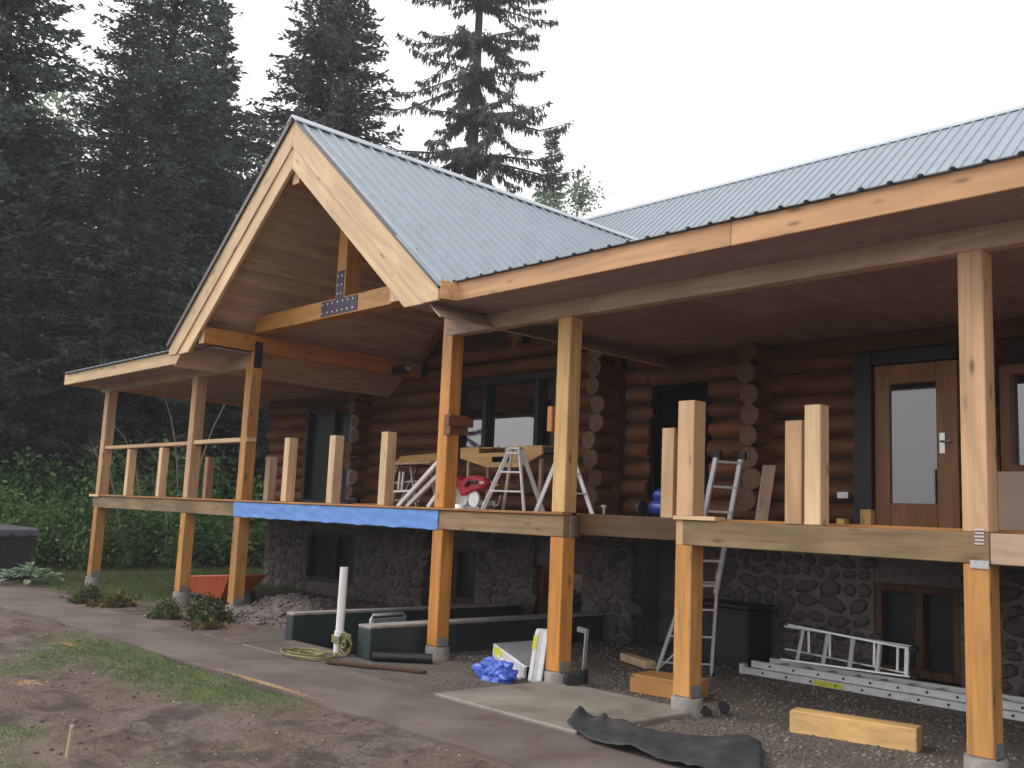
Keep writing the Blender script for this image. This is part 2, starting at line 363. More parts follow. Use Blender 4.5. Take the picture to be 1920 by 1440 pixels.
# path, pads
def slab(name, mat, poly, z0, z1):
    o = MB().prism([(x, y, z0) for x, y in poly], (0, 0, z1-z0)).build(name, mat, None, .012); return tag(o, kind='structure')
def slope_slab(name, mat, pts, th=.12):
    m = MB(); n = len(pts)
    for (a, b) in zip(pts[:-1], pts[1:]):
        (x0, n0, f0, za), (x1, n1, f1, zb) = a, b
        m.hexa([(x0, n0, za-th), (x1, n1, zb-th), (x1, f1, zb-th), (x0, f0, za-th), (x0, n0, za), (x1, n1, zb), (x1, f1, zb), (x0, f0, za)])
    o = m.build(name, mat); return tag(o, kind='structure')
pp = []
for x in np.arange(-30, 3.1, .5):
    zz = -.088-.088*float(sstep(-13, -19, np.array(x)))
    far = -1.40+.05*math.sin(x*1.3) if x > -16.8 else (-.98 if x < -17.8 else -1.2)
    pp.append((x, -2.56+.03*math.sin(x*2.1)+.02*math.sin(x*5), far, zz))
slope_slab('concrete_path', M['path'], pp)
slab('entry_slab', M['path'], [(-10.45, -1.42), (-9.1, -1.42), (-9.05, -.66), (-10.48, -.66)], -.3, -.080)
slab('concrete_pad', M['pad'], [(-6.62, -1.45), (-4.74, -1.5), (-4.70, .12), (-6.55, .14)], -.25, -.060)

# ------------------------------------------------------------------ log house
house = empty('log_house', (-8, 3.7, 0), 'honey brown log house on a river stone basement with steep blue grey metal roof', 'house')
WY = 3.62      # centre line of log walls
RLOG = .14
Z0, NL = 1.70, 9
wallslab = MB()
for a, b_ in ((-18.7, -17.35), (-15.25, -12.35), (-9.9, -8.05), (-7.0, -4.85), (-3.65, -3.2), (-2.2, 3.2)):
    wallslab.box(a, b_, WY-.05, WY+.2, 1.45, 4.12)
for a, b_, z in ((-17.35, -15.25, 3.78), (-12.35, -9.9, 3.98), (-8.05, -7.0, 3.6), (-4.85, -3.65, 3.72), (-3.2, -2.2, 3.5)):
    wallslab.box(a, b_, WY-.05, WY+.2, z, 4.12)
wallslab.box(-12.35, -9.9, WY-.05, WY+.2, 1.45, 2.66); wallslab.box(-3.2, -2.2, WY-.05, WY+.2, 1.45, 2.3)
log_wall = wallslab.build('log_wall', M['cabin'], house)
def log(x0, x1, z, r=RLOG, y=WY):
    r *= rnd.uniform(.92, 1.07); m = MB(); k = 5
    pts = [(x0+(x1-x0)*i/k, y+rnd.uniform(-.014, .014), z+rnd.uniform(-.008, .008)) for i in range(k+1)]
    return m.tube(pts, [r*rnd.uniform(.95, 1.05) for _ in pts], 12).build('log', wd('log', 'X'), log_wall)
def cross_log(x, y0, y1, z, r=.135):
    return MB().tube([(x+rnd.uniform(-.012, .012), y0+rnd.uniform(-.05, .05), z), (x, (y0+y1)/2, z), (x, y1, z)], r*rnd.uniform(.95, 1.08), 12).build('log', wd('logend', 'Y'), log_wall)
for i in range(NL):
    z = Z0+.14+i*.272
    for a, b_ in ((-18.9, -17.35), (-15.25, -12.42), (-9.85, -8.62), (-8.50, -8.05), (-7.0, -4.88), (-3.62, -3.22), (-2.18, 3.2)):
        if i % 2 and a == -18.9: a -= .12
        e = rnd.uniform(-.04, .04)
        if i < NL: log(a+(e if a not in (-3.62,) else 0), b_+(e*1.5 if b_ in (-8.62, -8.05) else 0), z)
    if z < 2.62 : log(-12.42, -9.85, z)
    if z < 2.3: log(-3.22, -2.18, z)
    if i >= 7: log(-17.4, -15.2, z); log(-8.05, -7.0, z)
for i in range(NL):
    z = Z0+.275+i*.272
    for x, y0 in ((-8.78, 3.12), (-15.12, 3.15), (-6.18, 3.2)):
        cross_log(x, y0 + (.06*math.sin(i*1.7)), 4.6, z)
# great room gable truss above the wall, with its dark glass
for z in (4.14, 4.41): log(-13.3, -8.75, z, .125)
gl = MB().prism([(-14.3, WY+.06, 4.1), (-7.7, WY+.06, 4.1), (-11, WY+.06, 6.72)], (0, .04, 0)).build('gable_window', M['darkframe'], house)
MB().prism([(-13.2, WY+.03, 4.5), (-8.8, WY+.03, 4.5), (-11, WY+.03, 6.25)], (0, .02, 0)).build('pane', M['glass'], gl)
for a, b_, r in (((-11, WY-.05, 4.4), (-11, WY-.05, 6.5), .10), ((-11, WY-.05, 4.55), (-11.75, WY-.05, 5.6), .08), ((-11, WY-.05, 4.55), (-10.25, WY-.05, 5.6), .08),
                 ((-14.0, WY-.06, 4.15), (-11, WY-.06, 6.6), .12), ((-8.0, WY-.06, 4.15), (-11, WY-.06, 6.6), .12)):
    MB().tube([a, b_], r, 10).build('truss_log', wd('log', 'Z'), house)
# windows and door of the upper floor
def framed(name, x0, x1, z0, z1, y, th, fm, pm, mull=(), depth=.1, pane_y=.02):
    m = MB(); m.box(x0, x0+th, y-depth, y+depth, z0, z1); m.box(x1-th, x1, y-depth, y+depth, z0, z1)
    m.box(x0+th, x1-th, y-depth, y+depth, z1-th, z1); m.box(x0+th, x1-th, y-depth, y+depth, z0, z0+th)
    for c in mull: m.box(c-th*.5, c+th*.5, y-depth*.9, y+depth*.9, z0+th, z1-th)
    w = m.build(name, fm, house, .006)
    xsn = [x0+th]+[q for c in mull for q in (c-th*.5, c+th*.5)]+[x1-th]
    for a, b_ in zip(xsn[::2], xsn[1::2]):
        box('pane', pm, w, a, b_, y+pane_y, y+pane_y+.015, z0+th, z1-th, 0)
    return w
FY = WY-.06
framed('window', -12.4, -9.86, 2.66, 3.97, FY, .10, M['darkframe'], M['glass'], (-11.62, -10.35))
w2 = framed('patio_door', -17.36, -15.26, 1.69, 3.78, FY, .11, M['darkframe'], M['greenglass'], (-16.3,))
cm = MB()
for k in range(7): cm.tube([(-15.74+.05*k, FY-.01, 1.82), (-15.74+.05*k, FY-.01, 3.62)], .032, 6)
cm.build('curtain', M['curtain'], w2)
framed('dark_door_recess', -8.04, -7.0, 1.69, 3.6, FY+.06, .08, M['voidblack'], M['voidblack'])  # frame and panel both black, painted in as a dark recess
box('door_surround', M['darkframe'], house, -4.86, -4.64, FY-.14, FY+.1, 1.69, 3.78)
box('door_surround', M['darkframe'], house, -4.64, -3.64, FY-.12, FY+.1, 3.62, 3.78)
dr = MB(); 
for a, b_, c, d in ((-4.63, -4.45, 1.70, 3.61), (-3.9, -3.66, 1.70, 3.61)): dr.box(a, b_, FY-.07, FY+.02, c, d)
dr.box(-4.45, -3.9, FY-.07, FY+.02, 1.70, 1.98); dr.box(-4.45, -3.9, FY-.07, FY+.02, 3.38, 3.61)
door = dr.build('door', wd('doorwood', 'Z'), house, .008)
box('pane', M['doorglass'], door, -4.45, -3.9, FY-.03, FY-.015, 1.98, 3.38, 0)
hm = MB().box(-3.86, -3.80, FY-.085, FY-.07, 2.55, 2.78); hm.tube([(-3.83, FY-.085, 2.68), (-3.83, FY-.13, 2.68), (-3.72, FY-.13, 2.68)], .012, 6)
hm.build('handle', M['bolt'], door)
framed('window', -3.2, -2.2, 2.3, 3.5, FY, .11, wd('trim', 'Z'), M['glass'])
MB().box(-5.09, -4.95, WY-.17, WY-.1, 2.02, 2.10).build('socket_box', M['galv'], house, .004)
# band of timber under the ceiling
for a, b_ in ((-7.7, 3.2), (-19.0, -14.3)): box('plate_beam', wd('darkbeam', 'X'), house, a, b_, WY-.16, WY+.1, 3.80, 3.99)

# stone basement
SY = 3.62
sw = MB()
bays = [(-18.95, -17.2, -.25, 1.45, 0), (-15.45, -14.02, -.25, 1.45, 0), (-14.0, -13.0, -.2, 1.45, -.22), (-11.75, -10.38, -.3, 1.45, -.05), (-9.28, -8.35, -.3, 1.45, -.08), (-8.35, -6.95, -.3, 1.45, .6), (-6.95, -4.72, -.3, 1.45, 0), (-3.72, 3.2, -.3, 1.45, 0)]
for a, b_, z0, z1, dy in bays: sw.box(a, b_, SY+dy, SY+.8, z0, z1)
for a, b_, z0, z1 in ((-17.2, -15.45, -.3, .12), (-17.2, -15.45, 1.12, 1.45), (-13.0, -11.75, -.2, .12), (-13.0, -11.75, 1.05, 1.45), (-10.38, -9.28, .88, 1.45), (-4.72, -3.72, 1.05, 1.45)): sw.box(a, b_, SY+.02, SY+.8, z0, z1)
stone_wall = sw.build('stone_wall', M['mortar'], house)
def stone_mesh(seed):
    r = random.Random(seed); vs = []; fs = []; n, k = 7, 3
    for i in range(1, k+1):
        t = math.pi*i/(k+1)
        for j in range(n):
            p = 2*math.pi*j/n; q = r.uniform(.84, 1.12)
            vs.append((math.sin(t)*math.cos(p)*q, math.cos(t)*r.uniform(.9, 1.05)*.5*1, math.sin(t)*math.sin(p)*q))
    top = len(vs); vs += [(0, .5, 0), (0, -.5, 0)]
    for j in range(n): fs.append((top, (j+1) % n, j)); fs.append((top+1, (k-1)*n+j, (k-1)*n+(j+1) % n))
    for i in range(k-1):
        for j in range(n): fs.append((i*n+j, i*n+(j+1) % n, (i+1)*n+(j+1) % n, (i+1)*n+j))
    m = MB().add(vs, fs, True); return m
proto = []
for k in range(7):
    o = stone_mesh(k).build('stone', M['stone']); o.parent = stone_wall; proto.append(o)
cnt = 0; off = wloc(stone_wall)
rs = random.Random(4)
spots = []
for a, b_, z0, z1, dy in [bays[3], bays[4], bays[0], bays[1], bays[2], bays[6], bays[7]]:
    z = z0+.1
    while z < z1-.03:
        h = rs.uniform(.10, .19); x = a+rs.uniform(.0, .07)
        while x < min(b_, .2)-.05:
            w = h*rs.uniform(.8, 2.0); hh = h*rs.uniform(.75, 1.1); spots.append((x+w/2, SY+dy, z+h/2+rs.uniform(-.02, .02), w, hh)); x += w+rs.uniform(.018, .05)
        z += h+.025
# pilaster sides seen from the right
for b_, dy in ((-13.0, -.22), (-8.35, -.08), (-10.38, -.05)):
    z = -.1
    while z < 1.4:
        h = rs.uniform(.12, .17); spots.append((b_, SY+dy+.12, z+h/2, -.16, h)); z += h+.03
smore = MB()
for q, (x, y, z, w, h) in enumerate(spots):
    side = w < 0; w = abs(w); sc = (w*.56, .055, h*.56); rot = (0, rs.uniform(-.5, .5), 0) if not side else (0, 0, R(90))
    if q < len(proto): o = proto[q]; o.location = Vector((x, y-.005, z))-off; o.scale = sc; o.rotation_euler = rot
    elif q < 296: copy_child(proto[q % 7], stone_wall, Vector((x, y-.005, z))-off, rot, sc)
    else:
        me = proto[q % 7].data; mt = Matrix.Translation((x, y-.005, z)) @ Matrix.Rotation(rot[1], 4, 'Y') @ Matrix.Rotation(rot[2], 4, 'Z') @ Matrix.Diagonal((*sc, 1))
        smore.add([mt @ v.co for v in me.vertices], [tuple(p.vertices) for p in me.polygons], True)
if smore.v: tag(smore.build('stone_course', M['stone'], stone_wall), kind='stuff')
# basement openings
framed('window', -17.2, -15.45, .12, 1.12, SY+.14, .08, M['darkframe'], M['greenglass'], (-16.2,))
framed('window', -13.0, -11.75, .12, 1.05, SY+.14, .08, M['darkframe'], M['greenglass'], (-12.4,))
framed('basement_door', -10.38, -9.28, -.8, .88, SY+.2, .1, wd('trim', 'Z'), M['glass'])
framed('window', -4.72, -3.72, .02, 1.05, SY+.12, .09, wd('darkbeam', 'Z'), M['greenglass'], (-4.2,))
box('window_sill', wd('logend', 'X'), house, -13.05, -11.7, SY-.06, SY+.1, .05, .12)
box('rear_wall', M['cabin'], house, -18.9, 3.2, 5.6, 5.7, -.3, 4.0, 0)
box('end_wall', M['cabin'], house, -18.95, -18.7, WY+.2, 11, -.3, 4.1, 0)

# ---- corrugated roofs
def ribbed(name, mat, parent, o, u, v, nu, lv, sp=.2286, rw=.040, rh=.026, clip=None):
    """o origin, u unit across ribs, v unit along ribs, nu ribs, lv length along v"""
    o, u, v = Vector(o), Vector(u).normalized(), Vector(v).normalized(); w = u.cross(v)
    if w.z < 0: w = -w
    vs = []; fs = []; prof = []
    for i in range(nu):
        c = (i+.5)*sp; prof += [(c-sp/2+.0001, 0), (c-rw*.85, 0), (c-rw*.4, rh), (c+rw*.4, rh), (c+rw*.85, 0)]
    prof.append((nu*sp, 0)); n = len(prof)
    for t in (0, lv):
        for th in (0, -.006):
            vs += [o+u*a+v*t+w*(h+th) for a, h in prof]
    for i in range(n-1):
        fs += [(i, i+1, 2*n+i+1, 2*n+i), (n+i+1, n+i, 3*n+i, 3*n+i+1), (n+i, n+i+1, i+1, i), (2*n+i, 2*n+i+1, 3*n+i+1, 3*n+i)]
    return MB().add(vs, fs).build(name, mat, parent)
SL = .837; cs = 1/math.hypot(1, SL); sn = SL*cs
RZ, GYF, GXC = 7.07, -.96, -11.0
# main roof
MRY, MRZ = 12.2, 10.14; ml = 7.6
ribbed('roof', M['roof'], house, (3.4, MRY, MRZ), (-1, 0, 0), (0, -cs, -sn), 100, ml, .225)
ribbed('roof', M['roof'], house, (3.4, MRY, MRZ), (-1, 0, 0), (0, cs, -sn), 100, ml, .225)
def ridge_cap(p, q, dirs, parent, w=.17):
    m = MB(); p, q = Vector(p), Vector(q)
    for d in dirs:
        d = Vector(d).normalized(); m.prism([p, p+d*w, p+d*w+Vector((0, 0, -.02)), p+Vector((0, 0, -.03))], q-p)
    return m.build('ridge_cap', M['cap'], parent)
ridge_cap((-19.2, MRY, MRZ+.05), (3.45, MRY, MRZ+.05), [(0, -cs, -sn), (0, cs, -sn)], house)

# ------------------------------------------------------------------ timber porch
porch = empty('timber_porch', (-8, 0, 0), 'unfinished timber porch on square posts along the house front with a steep gable roof', 'porch')
PX = [-19.60, -15.55, -13.62, -8.57, -6.565, -4.913, -2.26]; PW = .19
lowk = ['amber', 'amber', 'amber', 'orange', 'orange', 'amber', 'amber']
upk = ['raw', 'raw', 'amber', 'orange', 'yellow', None, 'raw']
ztop = [3.83, 3.83, 4.10, 4.085, 3.83, None, 3.83]
zb = [.06, .10, .06, .06, .05, .06, .06]
for i, x in enumerate(PX):
    lo = box('post', wd(lowk[i], 'Z'), porch, x, x+PW, 0, PW, zb[i], 1.437, .007)
    g0 = float(gz(x+.1, .1))-.15
    MB().tube([(x+.095, .1, g0), (x+.095, .1, zb[i]-.012)], [.152, .146], 20).build('footing', M['concrete'], lo)
    b = MB().box(x+PW-.002, x+PW+.008, .02, .17, zb[i]-.01, zb[i]+.10); b.box(x-.008, x+.002, .02, .17, zb[i]-.01, zb[i]+.10); b.box(x-.008, x+PW+.008, .015, .175, zb[i]-.012, zb[i]-.002)
    b.build('post_base', M['steel'], lo)
    if upk[i]: box('post', wd(upk[i], 'Z'), porch, x, x+PW, .001, PW+.001, 1.70 if i < 5 else 1.672, ztop[i], .007)
box('post', wd('raw', 'Z'), porch, PX[5], PX[5]+PW, .002, PW, 1.437, 1.672, .005)
box('newel_post', wd('raw', 'Z'), porch, PX[5], PX[5]+PW, .0, PW, 1.712, 2.81, .007)
box('post_block', wd('pale', 'X'), porch, PX[5]-.015, PX[5]+.46, -.03, .14, 1.674, 1.712, .004)
# newel posts
for x, y, w, h, k in ((-18.21, .02, .14, .90, 'pale'), (-16.73, .02, .14, .90, 'pale'), (-12.26, .02, .15, .96, 'pale'), (-11.02, .02, .15, .96, 'pale'), (-9.78, .02, .15, .97, 'pale'),
                    (-3.57, .0, .15, 1.0, 'pale'), (-5.27, .22, .15, .88, 'raw'), (-3.90, .24, .17, .90, 'raw'), (-16.35, .75, .13, .78, 'raw'), (-13.55, .45, .14, .72, 'header')):
    box('newel_post', wd(k, 'Z'), porch, x, x+w, y, y+w, 1.702 if x < -6 else 1.674, 1.70+h, .006)
# handrails at the left end
box('handrail', wd('raw', 'X'), porch, PX[0]+PW, PX[1], .03, .16, 2.625, 2.69)
box('handrail', wd('pale', 'X'), porch, PX[1]+PW, PX[2], .03, .16, 2.635, 2.705)
box('handrail', wd('pale', 'X'), porch, PX[2]+PW, PX[2]+PW+.03, .0, .17, 2.635, 2.70)
# beams
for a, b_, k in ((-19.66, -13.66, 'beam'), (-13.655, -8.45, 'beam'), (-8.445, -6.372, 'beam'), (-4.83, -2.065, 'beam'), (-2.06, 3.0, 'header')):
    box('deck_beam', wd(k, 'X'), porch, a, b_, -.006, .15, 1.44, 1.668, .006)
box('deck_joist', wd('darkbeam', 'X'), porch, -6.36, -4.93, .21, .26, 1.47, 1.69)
box('deck_joist', wd('darkbeam', 'Y'), porch, -6.371, -6.331, .16, .209, 1.44, 1.668)
box('steel_angle', M['steel'], porch, -6.374, -6.364, .10, .19, 1.44, 1.70, .002)
for y in np.arange(.4, 3.4, .4):
    box('deck_joist', wd('darkbeam', 'X'), porch, -19.5, -6.4, y, y+.045, 1.46, 1.668, 0); box('deck_joist', wd('darkbeam', 'X'), porch, -4.85, 3, y, y+.045, 1.46, 1.668, 0)
for k in range(24):
    y = -.035+.145*k
    for a, b_ in ((-19.74, -16.3), (-16.297, -12.9), (-12.897, -9.4), (-9.397, -6.36)):
        s = rnd.uniform(-.4, .4) if k else 0
        box('deck_board', wd('deck', 'X'), porch, a+(s if a > -19 else 0), b_+(s if b_ < -7 else 0)-.004, y, y+.138, 1.671, 1.699, .004 if k == 0 else 0)
    if k > 1: box('deck_board', wd('deck', 'X'), porch, -4.6, 3, y, y+.138, 1.671, 1.696, 0)
    if k > 1: box('deck_board', wd('deck', 'X'), porch, -6.36, -4.61, y+.0, y+.138, 1.671, 1.699, 0) if y > 2.5 else None
box('post_block', wd('pale', 'X'), porch, -19.78, -19.30, -.055, -.036, 1.655, 1.70, .003)
for a, b_ in ((-19.85, -13.6), (-8.53, -6.1), (-6.097, -.4), (-.397, 3.2)): box('header_beam', wd('header', 'X'), porch, a, b_, -.005, .14, 3.83, 4.06, .006)
# fascia and flat ceilings
for a, b_ in ((-19.95, -14.42), ): box('fascia', wd('pale', 'X'), porch, a, b_, -.72, -.68, 3.90, 4.115, .005)
for a, b_ in ((-7.46, -3.845), (-3.842, .5), (.503, 3.3)): box('fascia', wd('fascia', 'X'), porch, a, b_, -.74, -.70, 4.00, 4.215, .005)
MB().bar((-7.52, -.93, 4.107), (-7.44, -.70, 4.107), .04, .21).build('fascia', wd('fascia', 'X'), porch, .005)
box('fascia', wd('fascia', 'Y'), porch, -19.95, -19.91, -.68, 3.8, 3.90, 4.115, .005)
def soffit(x0, x1, z, k):
    x = x0
    while x < x1-.01:
        e = min(x+1.22, x1)
        box('soffit_panel', wd(k, 'X'), porch, x, e-.004, -.69, -.012, z, z+.012, 0)
        box('soffit_panel', wd(k, 'Y'), porch, x, e-.004, .145, 1.80, z, z+.012, 0); box('soffit_panel', wd(k, 'Y'), porch, x, e-.004, 1.804, WY-.1, z, z+.012, 0)
        x = e
soffit(-7.72, 3.2, 4.006, 'soffit'); soffit(-19.9, -14.25, 3.985, 'soffit')
# porch roofs (low slope)
def low_roof(x0, x1, z, y1):
    s = .18; n = int((x1-x0)/.2286)
    ribbed('porch_roof', M['roof'], porch, (x1, -.785, z), (-1, 0, 0), (0, 1, s), n, (y1+.785)*math.hypot(1, s), rw=.036, rh=.019)
low_roof(-7.62, 3.4, 4.222, 6.0); low_roof(-20.02, -14.36, 4.125, 6.0)
# gable roof: ribbed sheets on both slopes
GL = 3.50/cs
for sg in (1, -1):
    ribbed('gable_roof', M['roof'], porch, (GXC, GYF, RZ), (0, 1, 0), (sg*cs, 0, -sn), 42, GL)
    if sg < 0: MB().bar((GXC+sg*.02, GYF-.005, RZ+.005), (GXC+sg*3.5, GYF-.005, RZ-3.5*SL+.005), .03, .075).build('roof_edge_trim', M['drip'], porch)
    else: MB().bar((GXC+sg*.03, GYF+.025, RZ-.026), (GXC+sg*3.48, GYF+.025, RZ-3.48*SL-.026), .05, .03).build('roof_edge_trim', M['drip'], porch)
scr = MB()
for k in range(42):
    for j in range(7):
        a = .25+j*.68; y = GYF+(k+.5)*.2286+.075; p = Vector((GXC+cs*a, y, RZ-sn*a)); n_ = Vector((sn, 0, cs))*.012
        scr.bar(p, p+n_*.7, .011, .011, (0, 1, 0))
tag(scr.build('roof_screw', M['drip'], porch), kind='stuff')
ridge_cap((GXC, GYF-.03, RZ+.06), (GXC, 8.5, RZ+.06), [(cs, 0, -sn), (-cs, 0, -sn)], porch, .16)
# rake boards, two layers
def rake(sg, y0, y1, offs, kind):
    poly = [(GXC+sg*dx, y0, RZ-SL*dx-d) for dx, d in offs]
    return MB().prism(poly, (0, y1-y0, 0)).build('rake_board', wd(kind, 'X'), porch, .004, roty=sg*math.atan(SL))
ZE = 3.985
def dx_at(d): return (RZ-d-ZE)/SL
for sg in (1, -1):
    rake(sg, -.945, -.900, [(.002, .035), (3.47, .035), (3.47, RZ-SL*3.47-ZE), (dx_at(.40), .40), (.002, .40)], 'pale')
    rake(sg, -.922, -.870, [(.002, .403), (dx_at(.403), .403), (dx_at(.72), .72), (.002, .72)], 'pale')
# vault lining of planks on both slopes
for sg in (1, -1):
    L0 = 3.42/cs; nb = 28
    for k in range(nb):
        a = L0*k/nb; e = L0*(k+1)/nb-.004
        p0 = Vector((GXC+sg*cs*a, 0, RZ-.40-sn*a)); p1 = Vector((GXC+sg*cs*e, 0, RZ-.40-sn*e)); up = Vector((sg*sn, 0, cs))*.018
        MB().prism([p0+Vector((0, -.86, 0)), p1+Vector((0, -.86, 0)), p1+up+Vector((0, -.86, 0)), p0+up+Vector((0, -.86, 0))], (0, 4.4, 0)).build('plank', wd('ply', 'Y'), porch)
# flat returns under the rake ends
box('soffit_panel', wd('soffit', 'Y'), porch, -14.40, -13.64, -.86, .14, 4.09, 4.10, 0); box('soffit_panel', wd('soffit', 'Y'), porch, -8.16, -7.735, -.86, -.01, 4.004, 4.014, 0)
box('soffit_panel', wd('soffit', 'Y'), porch, -7.73, -7.50, -.86, -.695, 4.004, 4.014, 0)
box('soffit_panel', wd('soffit', 'Y'), porch, -14.42, -13.44, -.69, .14, 4.062, 4.074, 0)
# purlins, ridge beam, tie beam, king post
for x, k in ((-13.62, 'orange'), (-8.57, 'orange')):
    pb = box('purlin', wd(k, 'Y'), porch, x+.003, x+PW-.003, -.85, WY-.15, 4.105, 4.37, .006)
    box('end_grain', wd('pale', 'Z'), pb, x+.006, x+PW-.006, -.854, -.849, 4.11, 4.365, 0)
rb = box('ridge_beam', wd('orange', 'Y'), porch, -11.09, -10.91, -.84, WY-.1, 6.14, 6.42, .006)
box('end_grain', wd('pale', 'Z'), rb, -11.085, -10.915, -.845, -.839, 6.145, 6.415, 0)
tb = box('tie_beam', wd('amber', 'X'), porch, -13.43, -8.57, .0, .19, 4.40, 4.665, .006)
kp = box('king_post', wd('amber', 'Z'), porch, -11.10, -10.87, .0, .26, 4.667, 6.14, .006)
pm = MB().prism([(-11.45, -.008, 4.425), (-10.52, -.008, 4.425), (-10.52, -.008, 4.645), (-10.90, -.008, 4.645), (-10.90, -.008, 5.06), (-11.07, -.008, 5.06), (-11.07, -.008, 4.645), (-11.45, -.008, 4.645)], (0, .007, 0)).build('steel_plate', M['plate'], kp)
bm_ = MB()
for x, z in [(-11.40+.13*k, q) for k in range(7) for q in (4.47, 4.60)]+[(q, 4.72+.13*k) for k in range(3) for q in (-11.03, -10.94)]: bm_.tube([(x, -.008, z), (x, -.018, z)], .016, 6)
bm_.build('bolts', M['bolt'], kp)
box('steel_plate', M['black'], porch, -13.43, -13.421, .03, .17, 3.84, 4.27, .001)
# nail plates on the nearest post
npm = MB()
for k in range(5): npm.box(-2.17+.006*(k % 2), -2.10, -.011, -.007, 1.665-.026*k+.02, 1.678-.026*k+.02)
npm.build('nail_plate', M['bolt'], porch); box('nail_plate', M['galv'], porch, -2.205, -2.07, -.012, -.007, 1.405, 1.465, .001)
# ------------------------------------------------------------------ foreground things under construction
tarp = MB(); vs = []; fs = []; nxs, nzs = 90, 8
for j in range(nzs+1):
    for i in range(nxs+1):
        x = -13.64+(13.64-8.46)*i/nxs; z = 1.664-.226*j/nzs
        if j == nzs: z += .012*math.sin(i*.7)*math.sin(i*.23)
        y = -.013-.008*mnoise.noise((x*3, z*9, 1))-.007*mnoise.noise((x*9+z*14, z*12, 4))-.006*abs(mnoise.noise((x*5, z*4, 9)))
        vs.append((x, y, z))
for j in range(nzs):
    for i in range(nxs): a = j*(nxs+1)+i; fs.append((a, a+1, a+nxs+2, a+nxs+1))
tarp.add(vs, fs, True); tarp.box(-13.64, -8.46, -.010, .152, 1.434, 1.438)
tag(tarp.build('plastic_sheet', M['blue']), 'bright blue plastic sheet wrapped over the front deck beam below the gable', 'plastic sheet')

def ladder(m_rail, m_rung, parent, pa, pb, qa, qb, n, rw=.03, rd=.07, rr=.02, up=(0, 0, 1), t0=.06, t1=.95, flat=True):
    """rails pa->qa and pb->qb, n rungs"""
    pa, pb, qa, qb = map(Vector, (pa, pb, qa, qb))
    for a, b_ in ((pa, qa), (pb, qb)): MB().bar(a, b_, rd, rw, (pb-pa).normalized()).build('rail', m_rail, parent, .003)
    for k in range(n):
        t = t0+(t1-t0)*k/(n-1); a = pa.lerp(qa, t); b_ = pb.lerp(qb, t)
        mb = MB().bar(a, b_, rr*1.6, rr) if flat else MB().tube([a, b_], rr*.7, 8)
        mb.build('rung', m_rung, parent, .002 if flat else 0)
# ladder through the stair opening
fa, fb = Vector((-6.44, 1.72, -.11)), Vector((-5.98, 2.16, -.11))
lad = empty('leaning_ladder', (-6.2, 1.95, -.1), 'tall aluminium ladder with splayed feet leaning up through the deck behind the short post', 'ladder')
mid_a, mid_b = Vector((-5.93, 1.66, 1.1)), Vector((-5.80, 2.00, 1.1)); ta, tb_ = Vector((-5.575, 1.63, 2.46)), Vector((-5.465, 1.96, 2.46))
ladder(M['aluw'], M['alu'], lad, fa, fb, mid_a, mid_b, 4, .028, .07, .022, t0=.12, t1=.9)
ladder(M['alu'], M['aluw'], lad, mid_a-Vector((.02, 0, .25)), mid_b-Vector((.02, 0, .25)), ta, tb_, 6, .028, .075, .026, t0=.06, t1=.93)
for p in (fa, fb): MB().box(p.x-.03, p.x+.04, p.y-.03, p.y+.03, p.z-.01, p.z+.05).build('rubber_foot', M['rubber'], lad, .005)
for p in (ta, tb_): MB().box(p.x-.035, p.x+.05, p.y-.03, p.y+.03, p.z-.07, p.z+.01).build('rail_cap', M['black'], lad, .005)
MB().bar(fa+Vector((.02, .0, .05)), fa.lerp(mid_a, .28)+Vector((.14, .13, 0)), .012, .02).build('brace', M['alu'], lad)
# extension ladder lying on the gravel
ext = empty('extension_ladder', (-4.3, 2.75, -.1), 'long aluminium extension ladder lying flat on the gravel under the deck', 'ladder')
for k, (y, x0) in enumerate(((2.68, -5.86), (2.70, -5.78))):
    zc = -.055+.085*k; x1 = -1.2
    for yy in (y, y+.40):
        r_ = MB().box(x0, x1, yy-.015, yy+.015, zc-.036, zc+.036); r_.box(x0, x1, yy-.02, yy+.02, zc+.030, zc+.038); r_.box(x0, x1, yy-.02, yy+.02, zc-.038, zc-.030)
        r_.build('rail', M['aluw'], ext, .002)
    for q in range(14):
        x = x0+.25+.305*q; MB().tube([(x, y, zc), (x, y+.4, zc)], .016, 8).build('rung', M['alu'], ext)
        MB().tube([(x, y-.015, zc), (x, y-.026, zc)], .014, 6).build('rung_end', M['black'], ext)
MB().box(-4.95, -4.62, 2.656, 2.664, -.085, -.03).build('warning_sticker', M['yellowsticker'], ext)
MB().box(-5.92, -5.86, 2.64, 2.74, -.1, .02).build('end_cap', M['aluw'], ext, .006)
# folded step ladder section standing on its edge upon the other ladder
fold = empty('folding_ladder', (-4.8, 2.95, .08), 'short folding aluminium ladder standing on edge upon the long lying ladder', 'ladder')
ladder(M['alu'], M['aluw'], fold, (-5.52, 2.92, .10), (-5.46, 2.98, .50), (-4.02, 3.02, .11), (-4.02, 3.05, .40), 5, .025, .06, .03, t0=.13, t1=.97)
ladder(M['alu'], M['alu'], fold, (-5.58, 3.12, .20), (-5.60, 3.14, .46), (-4.05, 3.10, .13), (-4.05, 3.13, .42), 5, .02, .05, .018, t0=.2, t1=.9)
for x, z in ((-4.0, .40), (-4.0, .11)): MB().box(x-.03, x+.05, 3.0, 3.08, z-.03, z+.03).build('end_cap', M['black'], fold, .006)
